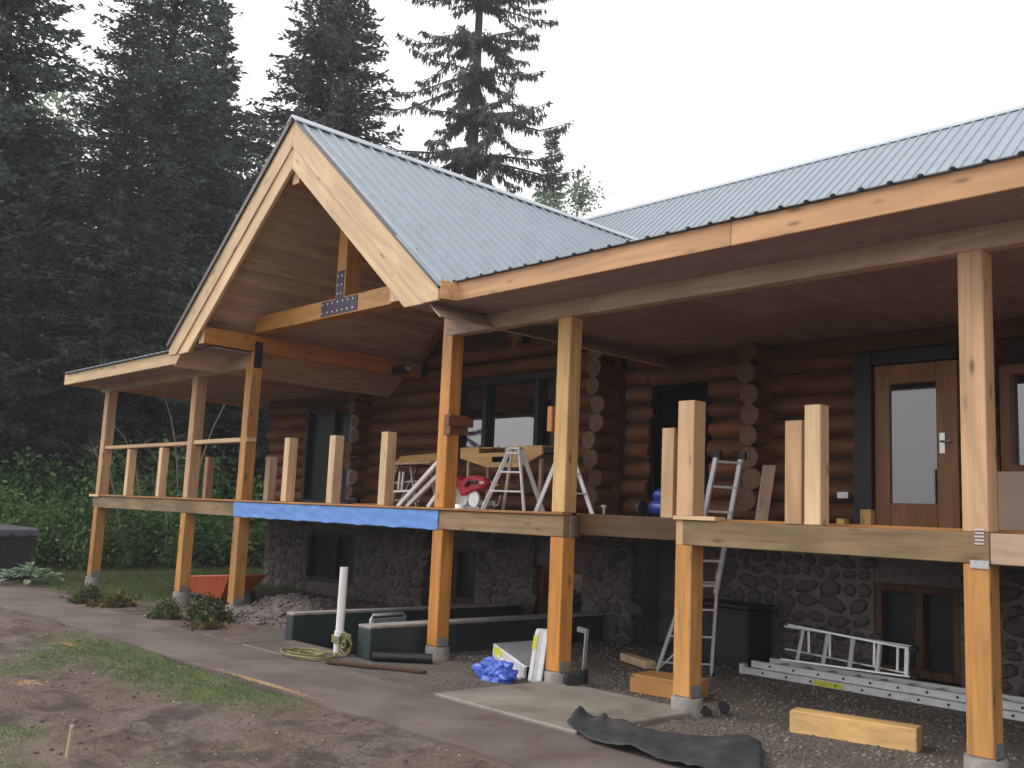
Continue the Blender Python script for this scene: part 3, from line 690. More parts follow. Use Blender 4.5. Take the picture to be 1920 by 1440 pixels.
# timber baulk
tag(MB().prism([(-3.83, .22, -.105), (-2.82, .44, -.105), (-2.82, .44, .085), (-3.83, .22, .085)], (-.045, .195, 0)).build('timber_block', wd('yellow', 'X'), None, .008), 'yellow sawn timber baulk lying on the gravel left of the nearest post', 'timber')
tag(MB().prism([(-5.80, .46, -.10), (-5.14, .56, -.10), (-5.14, .56, .085), (-5.80, .46, .085)], (-.05, .42, 0)).build('timber_offcut', wd('amber', 'X'), None, .008), 'stained orange timber offcut lying left of the short post foot', 'timber')
tag(MB().prism([(-7.27, 2.06, -.09), (-6.66, 1.80, -.09), (-6.66, 1.80, -.0), (-7.27, 2.06, -.0)], (.06, .12, 0)).build('scrap_board', wd('pale', 'X'), None, .004), 'pale scrap board lying on gravel in front of the leaning ladder feet', 'board')
tag(MB().bar((-8.75, -1.26, -.075), (-7.7, -.70, -.08), .09, .03).build('ground_plank', wd('darkbeam', 'X'), None, .004), 'thin brown plank lying on the ground before the right low green wall', 'board')
# low green retaining walls of the stairwell
for x0, x1, z1, lab in ((-10.66, -10.49, .26, 'left low dark green wall, behind the white pipe'), (-9.02, -8.76, .285, 'right low dark green wall, between white pipe and middle post')):
    w_ = empty('retaining_wall', ((x0+x1)/2, 1.4, -.2), lab, 'wall')
    box('wall_block', M['green'], w_, x0, x1, -.69, 3.45, -.85, z1-.035, .01); box('wall_cap', M['concrete'], w_, x0, x1, -.69, 3.45, z1-.033, z1, .006)
# white pipe with cord
pipe = empty('plastic_pipe', (-9.33, -.72, -.1), 'upright white plastic pipe standing by the low green walls', 'pipe')
MB().tube([(-9.33, -.74, -.12), (-9.325, -.735, .93)], .050, 20, False).build('tube', M['white'], pipe)
MB().tube([(-9.325, -.735, .90), (-9.325, -.735, .925)], .043, 20).build('tube_inside_shade', M['black'], pipe)  # black plug gives the shaded inside of the pipe
MB().tube([(-9.33, -.74, -.1), (-9.329, -.74, .17)], .060, 20).build('coupling', M['white'], pipe)
def coil(name, c, r, turns, seed, h, th, mat, lab, cat, up=False):
    q = random.Random(seed); pts = []
    for k in range(turns*12):
        t = k/12*2*math.pi; rr = r*(.55+.45*math.sin(t*.37+seed)+q.uniform(-.12, .12))+r*.35
        if up: pts.append((c[0]+rr*.62*math.cos(t), c[1]+.03*math.sin(t*.7)+q.uniform(-.02, .02), c[2]+abs(rr)*.75*math.sin(t)))
        else: pts.append((c[0]+rr*math.cos(t), c[1]+rr*.62*math.sin(t), c[2]+h*(k/(turns*12))+q.uniform(0, .012)))
    return tag(MB().tube(pts, th, 6).build(name, mat), lab, cat)
coil('cable_bundle', (-9.13, -.78, .04), .13, 6, 2, .1, .011, M['cord'], 'yellow green cord bundled against the foot of the white pipe', 'cord', True)
coil('rope_coil', (-9.25, -1.22, -.07), .34, 5, 5, .025, .009, M['cord'], 'yellow green rope lying in loose loops on the path edge', 'rope')
pb_ = MB()
for k in range(3): pb_.tube([(-9.33+.082*math.cos(t), -.74+.082*math.sin(t), .05+.03*k+.01*math.sin(2*t)) for t in np.linspace(0, 2*math.pi, 14)], .011, 6)
pb_.build('cord_wrap', M['cord'], pipe)
# tubular handle behind right wall
hd = empty('hand_cart', (-9.3, -.05, -.1), 'grey tube handle frame of a small cart behind the right green wall', 'cart')
MB().tube([(-9.3, -.30, -.5), (-9.3, -.31, .30), (-9.3, -.28, .345), (-9.3, .18, .35), (-9.3, .22, .31), (-9.3, .23, -.5)], .02, 8).build('handle', M['steel'], hd)
MB().bar((-9.3, -.28, .25), (-9.3, .2, .255), .03, .10).build('crossbar', M['steel'], hd, .004)
MB().box(-9.42, -9.3, -.28, .2, -.55, .05).build('cart_bed', M['drip'], hd, .01)
tag(MB().tube([(-8.68, -.70, -.045), (-8.2, -.2, -.04)], .055, 14).build('drain_pipe', M['blackplastic']), 'black plastic pipe lying along the foot of the right green wall', 'pipe')
# pipe stubs near posts
for (x, y, z, dx, dy, r, lab) in ((-6.30, .10, -.02, .10, -.05, .075, 'black drain pipe stub beside the foot of the yellow post'), (-4.72, .24, -.08, .09, -.10, .05, 'lower black drain pipe stub right of the short post foot'), (-4.66, .44, -.04, .08, -.08, .045, 'upper black drain pipe stub right of the short post foot')):
    st = empty('pipe_stub', (x, y, -.1), lab, 'pipe')
    MB().tube([(x, y, z), (x+dx*.5, y+dy*.5, z), (x+dx, y+dy, z)], [r, r, r*1.12], 16).build('tube', M['blackplastic'], st)
    MB().tube([(x+dx*1.01, y+dy*1.01, z), (x+dx*1.02, y+dy*1.02, z)], r*.8, 16).build('bore', M['black'], st)
# aluminium work platform, folded, leaning at post foot
pl = empty('work_platform', (-7.1, .3, -.1), 'folded aluminium work platform with yellow stickers propped at the yellow post foot', 'platform')
a0 = Vector((-7.78, .38, .04)); a1 = Vector((-6.88, .02, -.07)); sd_ = Vector((.30, .32, .05))
deckm = MB().prism([a0+Vector((0, 0, .10)), a1+Vector((0, 0, .10)), a1+sd_+Vector((0, 0, .10)), a0+sd_+Vector((0, 0, .10))], (0, 0, .012)); deckm.build('platform_deck', M['alu'], pl, .003)
for q in (Vector((0, 0, 0)), sd_): MB().bar(a0+q+Vector((0, 0, .04)), a1+q+Vector((0, 0, .04)), .03, .13).build('side_rail', M['aluw'], pl, .004)
MB().bar(a0+Vector((0, 0, .04)), a0+sd_+Vector((0, 0, .04)), .03, .13).build('side_rail', M['aluw'], pl, .004)
MB().bar(a0+Vector((.02, -.02, -.02)), a1+Vector((-.05, -.02, -.06)), .02, .09).build('folded_leg', M['aluw'], pl, .004)
MB().bar(a0+Vector((.06, -.045, .055)), a0+Vector((.26, -.125, .03)), .006, .075).build('sticker', M['yellowsticker'], pl)
up0, up1 = Vector((-6.72, -.09, -.09)), Vector((-6.70, -.02, .46)); ws = Vector((.13, .07, 0))
MB().prism([up0, up0+ws, up1+ws, up1], (-.03, .055, 0)).build('upright_leg', M['alu'], pl, .005)
MB().prism([up0+Vector((.0, -.012, .02)), up0+ws*.28+Vector((0, -.012, .02)), up1+ws*.28+Vector((0, -.012, -.02)), up1+Vector((0, -.012, -.02))], (-.005, .01, 0)).build('leg_flange', M['aluw'], pl, .002)
MB().prism([up0+ws*.62+Vector((.0, -.012, .02)), up0+ws*.98+Vector((0, -.012, .02)), up1+ws*.98+Vector((0, -.012, -.02)), up1+ws*.62+Vector((0, -.012, -.02))], (-.005, .01, 0)).build('leg_flange', M['aluw'], pl, .002)
MB().prism([up0.lerp(up1, .62)+Vector((-.004, -.018, 0)), up0.lerp(up1, .62)+ws*.3+Vector((-.004, -.018, 0)), up0.lerp(up1, .88)+ws*.3+Vector((-.004, -.018, 0)), up0.lerp(up1, .88)+Vector((-.004, -.018, 0))], (0, .004, 0)).build('sticker', M['yellowsticker'], pl)
lg = Vector((-6.50, .42, 0)); MB().bar(lg+Vector((0, 0, .46)), lg+Vector((.12, .02, .44)), .05, .05).build('far_leg', M['alu'], pl, .003)
MB().bar(lg+Vector((.13, .0, .47)), lg+Vector((.10, .0, .05)), .05, .02).build('far_leg', M['alu'], pl, .003); MB().box(-6.44, -6.36, .38, .46, -.1, .05).build('rubber_foot', M['rubber'], pl, .01)
# blue tarp bundle
def crumple(name, mat, c, sx, sy, sz, seed, lab, cat, amp=.35, fr=5):
    bm2 = bmesh.new(); bmesh.ops.create_icosphere(bm2, subdivisions=4, radius=1)
    for v in bm2.verts:
        n_ = 1+amp*(abs(mnoise.noise(v.co*fr*.4+Vector((seed, 0, 0))))*1.6-.4)+amp*.4*mnoise.noise(v.co*fr+Vector((seed, 3, 0)))
        v.co = Vector((v.co.x*sx*n_, v.co.y*sy*n_, max(v.co.z, -.35)*sz*n_))+Vector(c)
    me = bpy.data.meshes.new(name); bm2.to_mesh(me); bm2.free(); me.materials.append(mat); o = bpy.data.objects.new(name, me); COL.objects.link(o); return tag(o, lab, cat)
crumple('blue_bundle', M['bluecloth'], (-7.05, -.24, -.05), .27, .17, .15, 3, 'crumpled blue plastic bundle on the ground beside the aluminium platform', 'tarp', .42, 4.2)
# landscape fabric
m = MB(); vs = []; fs = []; nu, nv = 60, 12
A = [(-5.22, -.95), (-4.85, -.98), (-4.3, -.92), (-3.65, -.5)]; B = [(-4.98, -1.36), (-4.5, -1.62), (-3.7, -1.66), (-3.0, -1.55)]
def cr(P, t):
    t *= 3; i = min(int(t), 2); f = t-i; f = f*f*(3-2*f)*.3+f*.7; return Vector(P[i]).lerp(Vector(P[i+1]), f)
for i in range(nu+1):
    for j in range(nv+1):
        u, v_ = i/nu, j/nv; p = cr(A, u).lerp(cr(B, u), v_); w = .03*(mnoise.noise((i*.21, 3, 1)))*(1-v_)
        z = -.055+.05*max(0, mnoise.noise((p.x*2.6, p.y*2.6, 2)))+.04*abs(mnoise.noise((p.x*6, p.y*4, 7)))+.05*math.exp(-((u-.03)/.06)**2)*math.exp(-((v_-.1)/.35)**2)+.05*math.exp(-((u-.28)/.06)**2)*math.exp(-((v_-.0)/.3)**2)
        z = max(z, float(gz(p.x, p.y))+.008); vs.append((p.x, p.y+w, z))
for i in range(nu):
    for j in range(nv): a = i*(nv+1)+j; fs.append((a, a+1, a+nv+2, a+nv+1))
o = m.add(vs, fs, True).build('landscape_fabric', M['fabric']); md = o.modifiers.new('solid', 'SOLIDIFY'); md.thickness = .004
tag(o, 'rumpled black landscape fabric lying across the concrete pad corner and gravel', 'fabric')
# stake
tag(MB().bar((-6.26, -4.94, -.12), (-6.25, -4.93, .10), .035, .02, (0, 1, 0)).build('wooden_stake', wd('header', 'Z'), None, .003), 'short wooden stake driven into the muddy foreground', 'stake')
# sheet board at the right edge on the deck
tag(MB().box(-2.36, -1.1, 1.0, 1.02, 1.70, 2.185).build('sheet_board', M['board'], None, .003), 'grey brown sheet board standing on deck right of the nearest post', 'board')
# dark crate under the deck
ck = empty('storage_crate', (-6.45, 3.2, -.1), 'black storage box standing against the stone wall under the deck', 'box')
box('crate_body', M['rubber'], ck, -6.95, -6.0, 2.95, 3.5, -.1, .62, .02); box('crate_lid', M['black'], ck, -6.98, -5.97, 2.92, 3.53, .622, .67, .012)
# concrete block stack right of nearest post
cb = empty('concrete_block', (-2.5, 3.05, -.1), 'grey hollow concrete block on the gravel behind the nearest post', 'block')
blk = MB().box(-2.75, -2.2, 3.2, 3.40, -.1, .16); blk.build('block_body', M['concrete'], cb, .006)
for k in range(3): box('core_hole_shade', M['black'], cb, -2.62, -2.46, 3.194, 3.199, .10-.065*k, .13-.065*k, 0)  # black patches stand for the shaded hollow cores
# ---- things on the deck
def stepladder(loc, rz, lab, h=.86, w=.42):
    t = empty('step_ladder', loc, lab, 'ladder', None); t.rotation_euler = (0, 0, 0)
    c, s_ = math.cos(rz), math.sin(rz)
    def P(a, b_, z): return (loc[0]+a*c-b_*s_, loc[1]+a*s_+b_*c, loc[2]+z)
    for sg in (-1, 1):
        for k, w0, w1 in ((-1, w/2, .07), (1, w/2, .07)):
            MB().bar(P(k*w0, sg*.30, 0), P(k*w1, sg*.04, h), .03, .055).build('leg', M['aluw'], t, .003)
    for k in range(3):
        f = (k+1)*.26; ww = w/2+(.07-w/2)*f/h*1.0; y = -.30+.26*f/h
        MB().bar(P(-ww, y, f), P(ww, y, f), .06, .022).build('step', M['aluw'], t, .002)
    MB().bar(P(-.09, 0, h+.01), P(.09, 0, h+.01), .12, .03).build('top_cap', M['alu'], t, .004)
    return t
stepladder((-8.78, 1.55, 1.70), R(20), 'white aluminium step ladder on deck just left of the yellow post', .84, .62)
stepladder((-7.98, 1.7, 1.70), R(75), 'aluminium step ladder half hidden behind the right side of the yellow post', .78, .5)
# cut template board on supports
tp = empty('template_bench', (-9.2, 1.9, 1.70), 'pale wooden board with sloping ends set up like a bench before the big window', 'bench')
x0, x1 = -10.35, -8.62; zt = 2.62
poly = [(x0, zt), (x0+.42, zt), (x0+.42, zt-.09), (x1-.75, zt-.09), (x1-.75, zt), (x1, zt), (x1, zt-.12), (x1-.42, zt-.30), (x0+.60, zt-.30), (x0, zt-.16)]
MB().prism([(x, 1.9, z) for x, z in poly], (0, .04, 0)).build('template_board', wd('yellow', 'X'), tp, .003)
box('handle_hole_shade', M['voidblack'], tp, x0+.72, x0+1.12, 1.895, 1.899, zt-.225, zt-.145, 0)  # black patch on the board in place of a shaded hole
box('template_top', wd('yellow', 'X'), tp, x0, x0+.65, 1.945, 2.45, zt-.02, zt, .003)
box('template_top', wd('header', 'X'), tp, x1-.75, x1, 1.945, 2.45, zt-.02, zt, .003)
for x in (x0+.1, x1-.1):
    for y in (2.0, 2.4): MB().bar((x, y, 1.70), (x, y, zt-.18), .05, .05).build('leg', wd('header', 'Z'), tp, .003)
box('shelf', wd('yellow', 'X'), tp, x0-.1, x0+.75, 2.02, 2.4, 2.06, 2.085, .003)
sm_ = MB()
for k in range(6): sm_.box(x0+.1+.09*k, x0+.15+.09*k, 2.1, 2.2, 2.086, 2.12+.015*(k % 3))
tag(sm_.build('hardware_pieces', M['steel']), 'small grey hardware pieces lying on the bench shelf', 'hardware')
# red mitre saw
ms = empty('mitre_saw', (-9.55, 1.35, 1.70), 'red mitre saw with round grey blade guard standing on the deck', 'saw')
MB().tube([(-9.55, 1.35, 1.70), (-9.55, 1.35, 1.76)], [.24, .21], 20).build('turntable', M['alu'], ms)
box('fence', M['alu'], ms, -9.95, -9.05, 1.45, 1.49, 1.76, 1.83, .005); box('base', M['steel'], ms, -9.9, -9.1, 1.22, 1.5, 1.705, 1.74, .006)
gd = MB(); n = 18
gd.prism([(-9.62+.19*math.cos(2*math.pi*k/n), 1.30, 1.88+.19*math.sin(2*math.pi*k/n)) for k in range(n)], (0, .05, 0)); gd.build('blade_guard', M['alu'], ms, .006)
gd = MB().prism([(-9.30+.11*math.cos(2*math.pi*k/n), 1.28, 1.84+.12*math.sin(2*math.pi*k/n)) for k in range(n)], (0, .04, 0)); gd.build('lower_guard', M['aluw'], ms, .006)
rg = [(-9.86, 2.02), (-9.80, 2.16), (-9.66, 2.17), (-9.56, 2.08), (-9.46, 2.14), (-9.28, 2.17), (-9.08, 2.13), (-9.02, 2.05), (-9.12, 1.98), (-9.3, 1.95), (-9.44, 1.90), (-9.55, 1.88), (-9.62, 2.0), (-9.75, 2.03)]
MB().prism([(x, 1.24, z) for x, z in rg], (0, .14, 0)).build('motor_housing', M['red'], ms, .02)
MB().tube([(-9.42+.0, 1.22, 2.02), (-9.30, 1.20, 2.09), (-9.14, 1.20, 2.07)], .022, 8).build('grip', M['black'], ms)
MB().box(-9.2, -9.06, 1.235, 1.239, 2.05, 2.08).build('side_label', M['whitesticker'], ms)
MB().tube([(-9.0, 1.4, 1.75), (-8.86, 1.35, 1.78), (-8.80, 1.33, 1.9)], .015, 6).build('clamp', M['alu'], ms)
# metal sawhorse with boards on it, left
sh = empty('saw_horse', (-11.3, 1.7, 1.70), 'dark metal folding stand with pale clamp bars on deck left of the middle post', 'stand')
for a, b_ in (((-11.95, 1.6, 1.70), (-11.45, 1.6, 2.33)), ((-10.95, 1.6, 1.70), (-11.15, 1.6, 2.33)), ((-11.95, 2.0, 1.70), (-11.5, 2.0, 2.33)), ((-10.95, 2.0, 1.70), (-11.15, 2.0, 2.33))):
    MB().bar(a, b_, .045, .03).build('leg', M['steel'], sh, .003)
MB().bar((-11.9, 1.62, 2.05), (-11.0, 1.62, 2.1), .04, .03).build('crossbar', M['steel'], sh, .003); MB().bar((-11.9, 1.7, 1.80), (-11.0, 1.7, 1.8), .04, .03).build('crossbar', M['steel'], sh, .003)
MB().bar((-11.5, 1.8, 2.34), (-10.9, 1.8, 2.345), .5, .025).build('top_rail', M['drip'], sh, .004)
MB().bar((-11.55, 1.55, 1.93), (-10.98, 1.55, 1.95), .03, .035).build('clamp_bar', M['aluw'], sh, .003)
for x in (-11.40, -11.31): MB().bar((x, 1.57, 1.96), (x+.02, 1.57, 2.24), .03, .03).build('clamp_bar', M['aluw'], sh, .003)
MB().bar((-11.46, 1.52, 1.70), (-11.44, 1.52, 1.92), .03, .03).build('clamp_bar', M['alu'], sh, .003)
tag(MB().bar((-11.75, 1.75, 2.40), (-10.95, 1.95, 2.46), .34, .03, (-.2, -.8, 1)).build('cut_board', wd('yellow', 'X'), None, .003), 'tilted yellow board lying on top of the dark folding stand', 'board')
tag(MB().bar((-11.6, 1.45, 2.345), (-10.62, 1.6, 2.375), .12, .03).build('cut_board', wd('header', 'X'), None, .003), 'narrow brown board lying under the tilted board on the folding stand', 'board')
for k, (xa, xb, lab) in enumerate(((-10.62, -9.72, 'left white aluminium bar leaning on the middle post'), (-10.48, -9.66, 'middle white aluminium bar leaning on the middle post'), (-10.05, -9.62, 'right white aluminium bar leaning on the middle post'))):
    tag(MB().bar((xa, 1.0+.05*k, 1.70), (xb, 1.0+.07*k, 2.36-.09*k), .055, .06).build('metal_bar', M['aluw'], None, .004), lab, 'bar', 'aluminium bars leaning by the middle post')
# deck boards leaning/loose
tag(MB().bar((-13.4, 2.2, 1.72), (-12.3, 2.1, 1.73), .14, .03).build('loose_board', wd('deck', 'X'), None, .003), 'loose brown board lying on deck behind the right pale newel', 'board')
tag(MB().prism([(-5.35, 2.05, 1.70), (-5.26, 2.15, 1.70), (-5.16, 2.15, 2.33), (-5.25, 2.05, 2.33)], (.03, -.02, 0)).build('leaning_plank', wd('header', 'Z'), None, .004), 'brown plank standing behind the top of the leaning ladder', 'plank')
for x, z1, lab in ((-4.02, 1.86, 'taller little block end standing at the deck edge before the door'), (-4.28, 1.76, 'lower little block end standing at the deck edge before the door')):
    tag(MB().box(x, x+.11 if z1 > 1.8 else x+.09, 1.9, 2.0, 1.698, z1).build('wood_block', wd('yellow', 'Z'), None, .004), lab, 'wood block')
# blocks clamped on posts
c1 = empty('clamp_block', (-8.3, -.05, 2.7), 'brown wood blocks clamped round the middle orange post', 'block')
MB().box(-8.42, -8.30, -.032, -.002, 2.585, 2.84).build('block', wd('trim', 'X'), c1, .004); MB().box(-8.365, -8.345+.0, -.02, .30, 2.60, 2.84).build('block', wd('trim', 'Y'), c1, .004)
MB().box(-8.343, -8.28, -.07, .33, 2.70, 2.81).build('block', wd('trim', 'Y'), c1, .004)
tag(MB().box(-6.66, -6.59, -.02, .17, 2.57, 2.845).build('clamp_block', wd('orange', 'Z'), None, .004), 'small orange board fixed to the left side of the yellow post', 'block')
# air compressor
ac = empty('air_compressor', (-5.9, 1.35, 1.70), 'blue two tank air compressor on deck left of the short post', 'compressor')
for z, y, q in ((1.80, 1.25, .09), (1.945, 1.32, .075)):
    MB().tube([(-6.22, y, z), (-6.19, y, z), (-6.14, y, z), (-5.75, y, z), (-5.7, y, z)], [.02, q*.7, q, q, q*.6], 18).build('tank', M['compblue'], ac)
MB().tube([(-6.29, 1.16, 1.79), (-6.24, 1.16, 1.79)], .09, 16).build('wheel', M['rubber'], ac); MB().tube([(-6.05, 1.25, 1.70), (-6.05, 1.25, 1.73)], .03, 8).build('leg', M['black'], ac)
MB().tube([(-6.1, 1.4, 1.85), (-6.1, 1.4, 2.0), (-6.0, 1.4, 2.02)], .016, 8).build('handle', M['black'], ac)
wp = empty('tap_fitting', (-7.9, 2.4, 1.70), 'small white fitting standing on deck near the log ends', 'fitting')
MB().tube([(-7.9, 2.4, 1.70), (-7.9, 2.4, 1.80)], .014, 8).build('stem', M['white'], wp); MB().tube([(-7.94, 2.4, 1.82), (-7.87, 2.4, 1.815)], .02, 8).build('head', M['white'], wp)
# floodlight on the purlin
fl = empty('flood_light', (-13.3, 2.9, 4.2), 'black outdoor lamp fixed high beside the left roof beam', 'lamp')
MB().box(-13.40, -13.0, 2.75, 2.9, 4.10, 4.24).build('lamp_body', M['black'], fl, .02); MB().tube([(-12.98, 2.8, 4.17), (-12.93, 2.78, 4.16)], .05, 12).build('lens', M['steel'], fl)

# ------------------------------------------------------------------ yard things at left
wb = empty('wheelbarrow', (-15.8, 1.0, -.15), 'orange wheelbarrow standing behind the left porch posts', 'wheelbarrow')
tr = MB(); ring = lambda x0, x1, y0, y1, z: [(x0, y0, z), (x1, y0, z), (x1, y1, z), (x0, y1, z)]
T1 = [(-16.88, .70, .23), (-14.80, .62, .40), (-14.80, 1.35, .40), (-16.88, 1.28, .23)]; T0 = [(-16.45, .80, -.02), (-15.35, .78, -.04), (-15.35, 1.2, -.04), (-16.45, 1.2, -.02)]
tr.add(T0+T1, [(0, 3, 2, 1), (0, 1, 5, 4), (1, 2, 6, 5), (2, 3, 7, 6), (3, 0, 4, 7)]); to = tr.build('tray', M['orange'], wb); q = to.modifiers.new('s', 'SOLIDIFY'); q.thickness = .025
for y in (.78, 1.22): MB().tube([(-17.75, y, .05), (-16.4, y, -.05), (-14.9, 1.0, -.1)], .026, 8).build('handle', M['black'], wb)
MB().tube([(-14.75, .94, -.0), (-14.75, 1.06, -.0)], .17, 18).build('wheel', M['rubber'], wb)
for y in (.8, 1.2): MB().bar((-16.4, y, -.2), (-16.2, y, -.03), .03, .03).build('leg', M['black'], wb)
ht = empty('hot_tub', (-22.6, -.7, -.2), 'dark hot tub with grey cover at the left edge by the hedge', 'hot tub')
box('tub_shell', M['tub'], ht, -23.6, -21.55, -2.3, -.45, -.25, .70, .04); box('tub_cover', M['cover'], ht, -23.65, -21.48, -2.36, -.38, .71, .93, .05)
for k in range(5): box('cover_strap', M['black'], ht, -21.478, -21.47, -2.1+.38*k, -2.06+.38*k, .55, .8, 0)
for k in range(9): box('side_slat', M['tub'], ht, -21.549, -21.535, -2.28+.2*k, -2.10+.2*k, -.2, .68, .006)

# ------------------------------------------------------------------ thin volume added to stand in for lens glare on the treetops
hz_m = bpy.data.materials.new('glare_veil_volume'); hz_m.use_nodes = True; hn = hz_m.node_tree; hn.nodes.clear()
hv_ = hn.nodes.new('ShaderNodeVolumePrincipled'); hv_.inputs['Density'].default_value = .0011; hv_.inputs['Color'].default_value = (.92, .90, .95, 1)
ho = hn.nodes.new('ShaderNodeOutputMaterial'); hn.links.new(hv_.outputs[0], ho.inputs['Volume'])
tag(MB().box(-158, 158, -158, 158, -2, 42).build('glare_veil', hz_m), 'thin pale veil added to stand in for lens glare', 'glare_veil', kind='stuff')
# ------------------------------------------------------------------ plants
def leaf_cloud(rng, n, pos, size, up=.0, asp=.55):
    d = rng.normal(size=(n, 3)); d[:, 2] += up; d /= np.linalg.norm(d, axis=1)[:, None]
    e = np.cross(d, rng.normal(size=(n, 3))); e /= np.linalg.norm(e, axis=1)[:, None]
    L = (size*rng.uniform(.6, 1.4, n))[:, None]; a = pos; b = pos+d*L*.5+e*L*asp*.5; c = pos+d*L; g = pos+d*L*.5-e*L*asp*.5
    return np.stack([a, b, c, g], 1).reshape(-1, 3)
def quads(v): return np.arange(len(v)).reshape(-1, 4)
def bush_thing(seed, n, rx, rz, size, mat, name, label, cat, group=None, stems=True):
    rng = np.random.default_rng(seed); t = empty(name, (0, 0, 0), label, cat, group)
    nc = 26; cc = rng.normal(size=(nc, 3)); cc /= np.linalg.norm(cc, axis=1)[:, None]; cc *= rng.uniform(.35, 1, (nc, 1))**.5; cc[:, 2] = abs(cc[:, 2])
    cc *= (rx, rx, rz); k = rng.integers(0, nc, n); p = cc[k]+rng.normal(size=(n, 3))*np.array((rx, rx, rz))*.16
    p[:, 2] = np.clip(p[:, 2], .02, None)
    v = leaf_cloud(rng, n, p, size, .3); nparr_mesh('foliage', v, quads(v), mat, t)
    if stems:
        m = MB()
        for j in range(9): m.tube([(0, 0, -.1), tuple(cc[j]*.5+np.array((0, 0, .05))), tuple(cc[j]*.95)], [.02, .012, .004], 5, False)
        m.build('stem', wd('bark', 'Z'), t)
    return t
def conifer(seed, H, RB, z0, nb, ntw, mat, name, label, cat='tree', group=None, style='fir', wood=True, tw=.09, tl=.42, power=.85):
    """tapered trunk, limbs in loose whorls, each limb a curve set with hanging or flat twig sprays"""
    rng = np.random.default_rng(seed); t = empty(name, (0, 0, 0), label, cat, group)
    u = np.sort(rng.uniform(0, 1, nb))**1.0
    if style == 'spruce': u = np.round(u*16)/16+rng.normal(0, .006, nb)
    u = np.clip(u, 0, .985); zb_ = z0+(H-z0)*u
    L = RB*(1-u)**power*rng.uniform(.55, 1.08, nb)+.22
    az = rng.uniform(0, 2*np.pi, nb); rise = rng.uniform(-.05, .35, nb)+.45*u**2; droop = rng.uniform(.25, .55, nb)*(1-u*.6)
    if style == 'spruce': rise = rng.uniform(-.15, .25, nb)+.5*u**3; droop = rng.uniform(.45, .7, nb); 
    if style == 'spruce': L = np.where(rng.uniform(0, 1, nb) < .58, L*.42, L)
    def pt(i, s):
        r_ = L[i]*s; z = zb_[i]+L[i]*(rise[i]*s-droop[i]*s**1.6+ (.62 if style == 'spruce' else .30)*droop[i]*s**4)
        return np.stack([np.cos(az[i])*r_, np.sin(az[i])*r_, z], -1)
    P = []; D = []; Ls = []
    for i in range(nb):
        m = max(6, int(ntw*L[i]/RB)+4); s = rng.uniform(.02, 1, m)**.85 if style != 'spruce' else rng.uniform(.05, 1, m)
        ii = np.full(m, i); p = pt(ii, s); d0 = pt(ii, np.minimum(s+.05, 1.05))-p; d0 /= np.linalg.norm(d0, axis=1)[:, None]
        side = np.stack([-np.sin(az[i])*np.ones(m), np.cos(az[i])*np.ones(m), np.zeros(m)], -1)*rng.choice([-1, 1], m)[:, None]
        if style == 'spruce': d = side*rng.uniform(0, .5, m)[:, None]+d0*rng.uniform(.0, .5, m)[:, None]+np.array((0, 0, -1))*rng.uniform(.3, 1.2, m)[:, None]
        else: d = side*rng.uniform(.2, 1.1, m)[:, None]+d0*.75+np.array((0, 0, -1))*rng.uniform(-.25, .75, m)[:, None]
        d += rng.normal(0, .15, d.shape); d /= np.linalg.norm(d, axis=1)[:, None]
        p = p + side*(rng.uniform(0, .07 if style == 'spruce' else .22, m)*L[i]*(1-s)*.9)[:, None] + rng.normal(0, .05, p.shape)
        P.append(p); D.append(d); Ls.append(tl*rng.uniform(.45, 1.25, m)*(.75+.5*(1-u[i])))
    P = np.concatenate(P); D = np.concatenate(D); Ls = np.concatenate(Ls)[:, None]; n = len(P)
    e = np.cross(D, rng.normal(size=(n, 3))); e /= np.linalg.norm(e, axis=1)[:, None]; w = tw*rng.uniform(.5, 1.3, (n, 1))
    v = np.stack([P-D*Ls*.1, P+D*Ls*.4+e*w*.5, P+D*Ls, P+D*Ls*.4-e*w*.5], 1).reshape(-1, 3)
    nparr_mesh('crown', v, quads(v), mat, t)
    tm = MB(); r0 = .012*H+.05; tm.tube([(0, 0, -.6), (0, 0, .4), (.03, .02, H*.35), (0, .04, H*.7), (0, 0, H*.99)], [r0*1.4, r0, r0*.72, r0*.38, .02], 9, False); tm.build('trunk', wd('bark', 'Z'), t)
    if wood:
        lm = MB()
        for i in range(0, nb, 1 if style == 'spruce' else 2):
            pts = [tuple(pt(np.array([i]), np.array([s]))[0]) for s in (0, .35, .7, .97)]; rr = .012+.012*L[i]; lm.tube(pts, [rr, rr*.75, rr*.5, rr*.2], 4, False)
        tag(lm.build('limb', wd('bark', 'X'), t), kind='stuff')
    return t
def place(t, x, y, z=-.3, rz=0, sc=1): t.location = (x, y, z); t.rotation_euler = (0, 0, rz); t.scale = (sc,)*3; return t
firA = place(conifer(11, 25.5, 6.8, 2.2, 820, 150, M['fir'], 'fir_tree', 'broad dark fir tree left of the porch gable, second crown from the left edge', tl=.30, tw=.105), -32.7, 5.95, -.3, .4)
firB = place(conifer(12, 25.5, 6.6, 2.0, 1050, 150, M['spruce'], 'fir_tree', 'tall dark fir rising directly behind the gable peak', tl=.32, tw=.125, power=.8), -31.8, 12.2, -.3, 1)
firC = place(conifer(13, 23.5, 5.6, 1.0, 800, 130, M['fir'], 'fir_tree', 'dark fir cut off by the left edge of the photo', tl=.30, tw=.12), -32.4, .5, -.3, 2)
spr = place(conifer(14, 35, 6.9, 5.0, 400, 360, M['spruce'], 'spruce_tree', 'tall sparse spruce with drooping branches behind the gable roof slope', style='spruce', tw=.095, tl=.36, power=.6), -31.4, 19.6, -.3, .2)
sp2 = place(conifer(15, 26.2, 2.6, 5, 330, 60, M['spruce'], 'spruce_tree', 'small narrow spire tree right of the sparse spruce', tw=.12, tl=.45), -40.2, 33.6, -.3, .3)
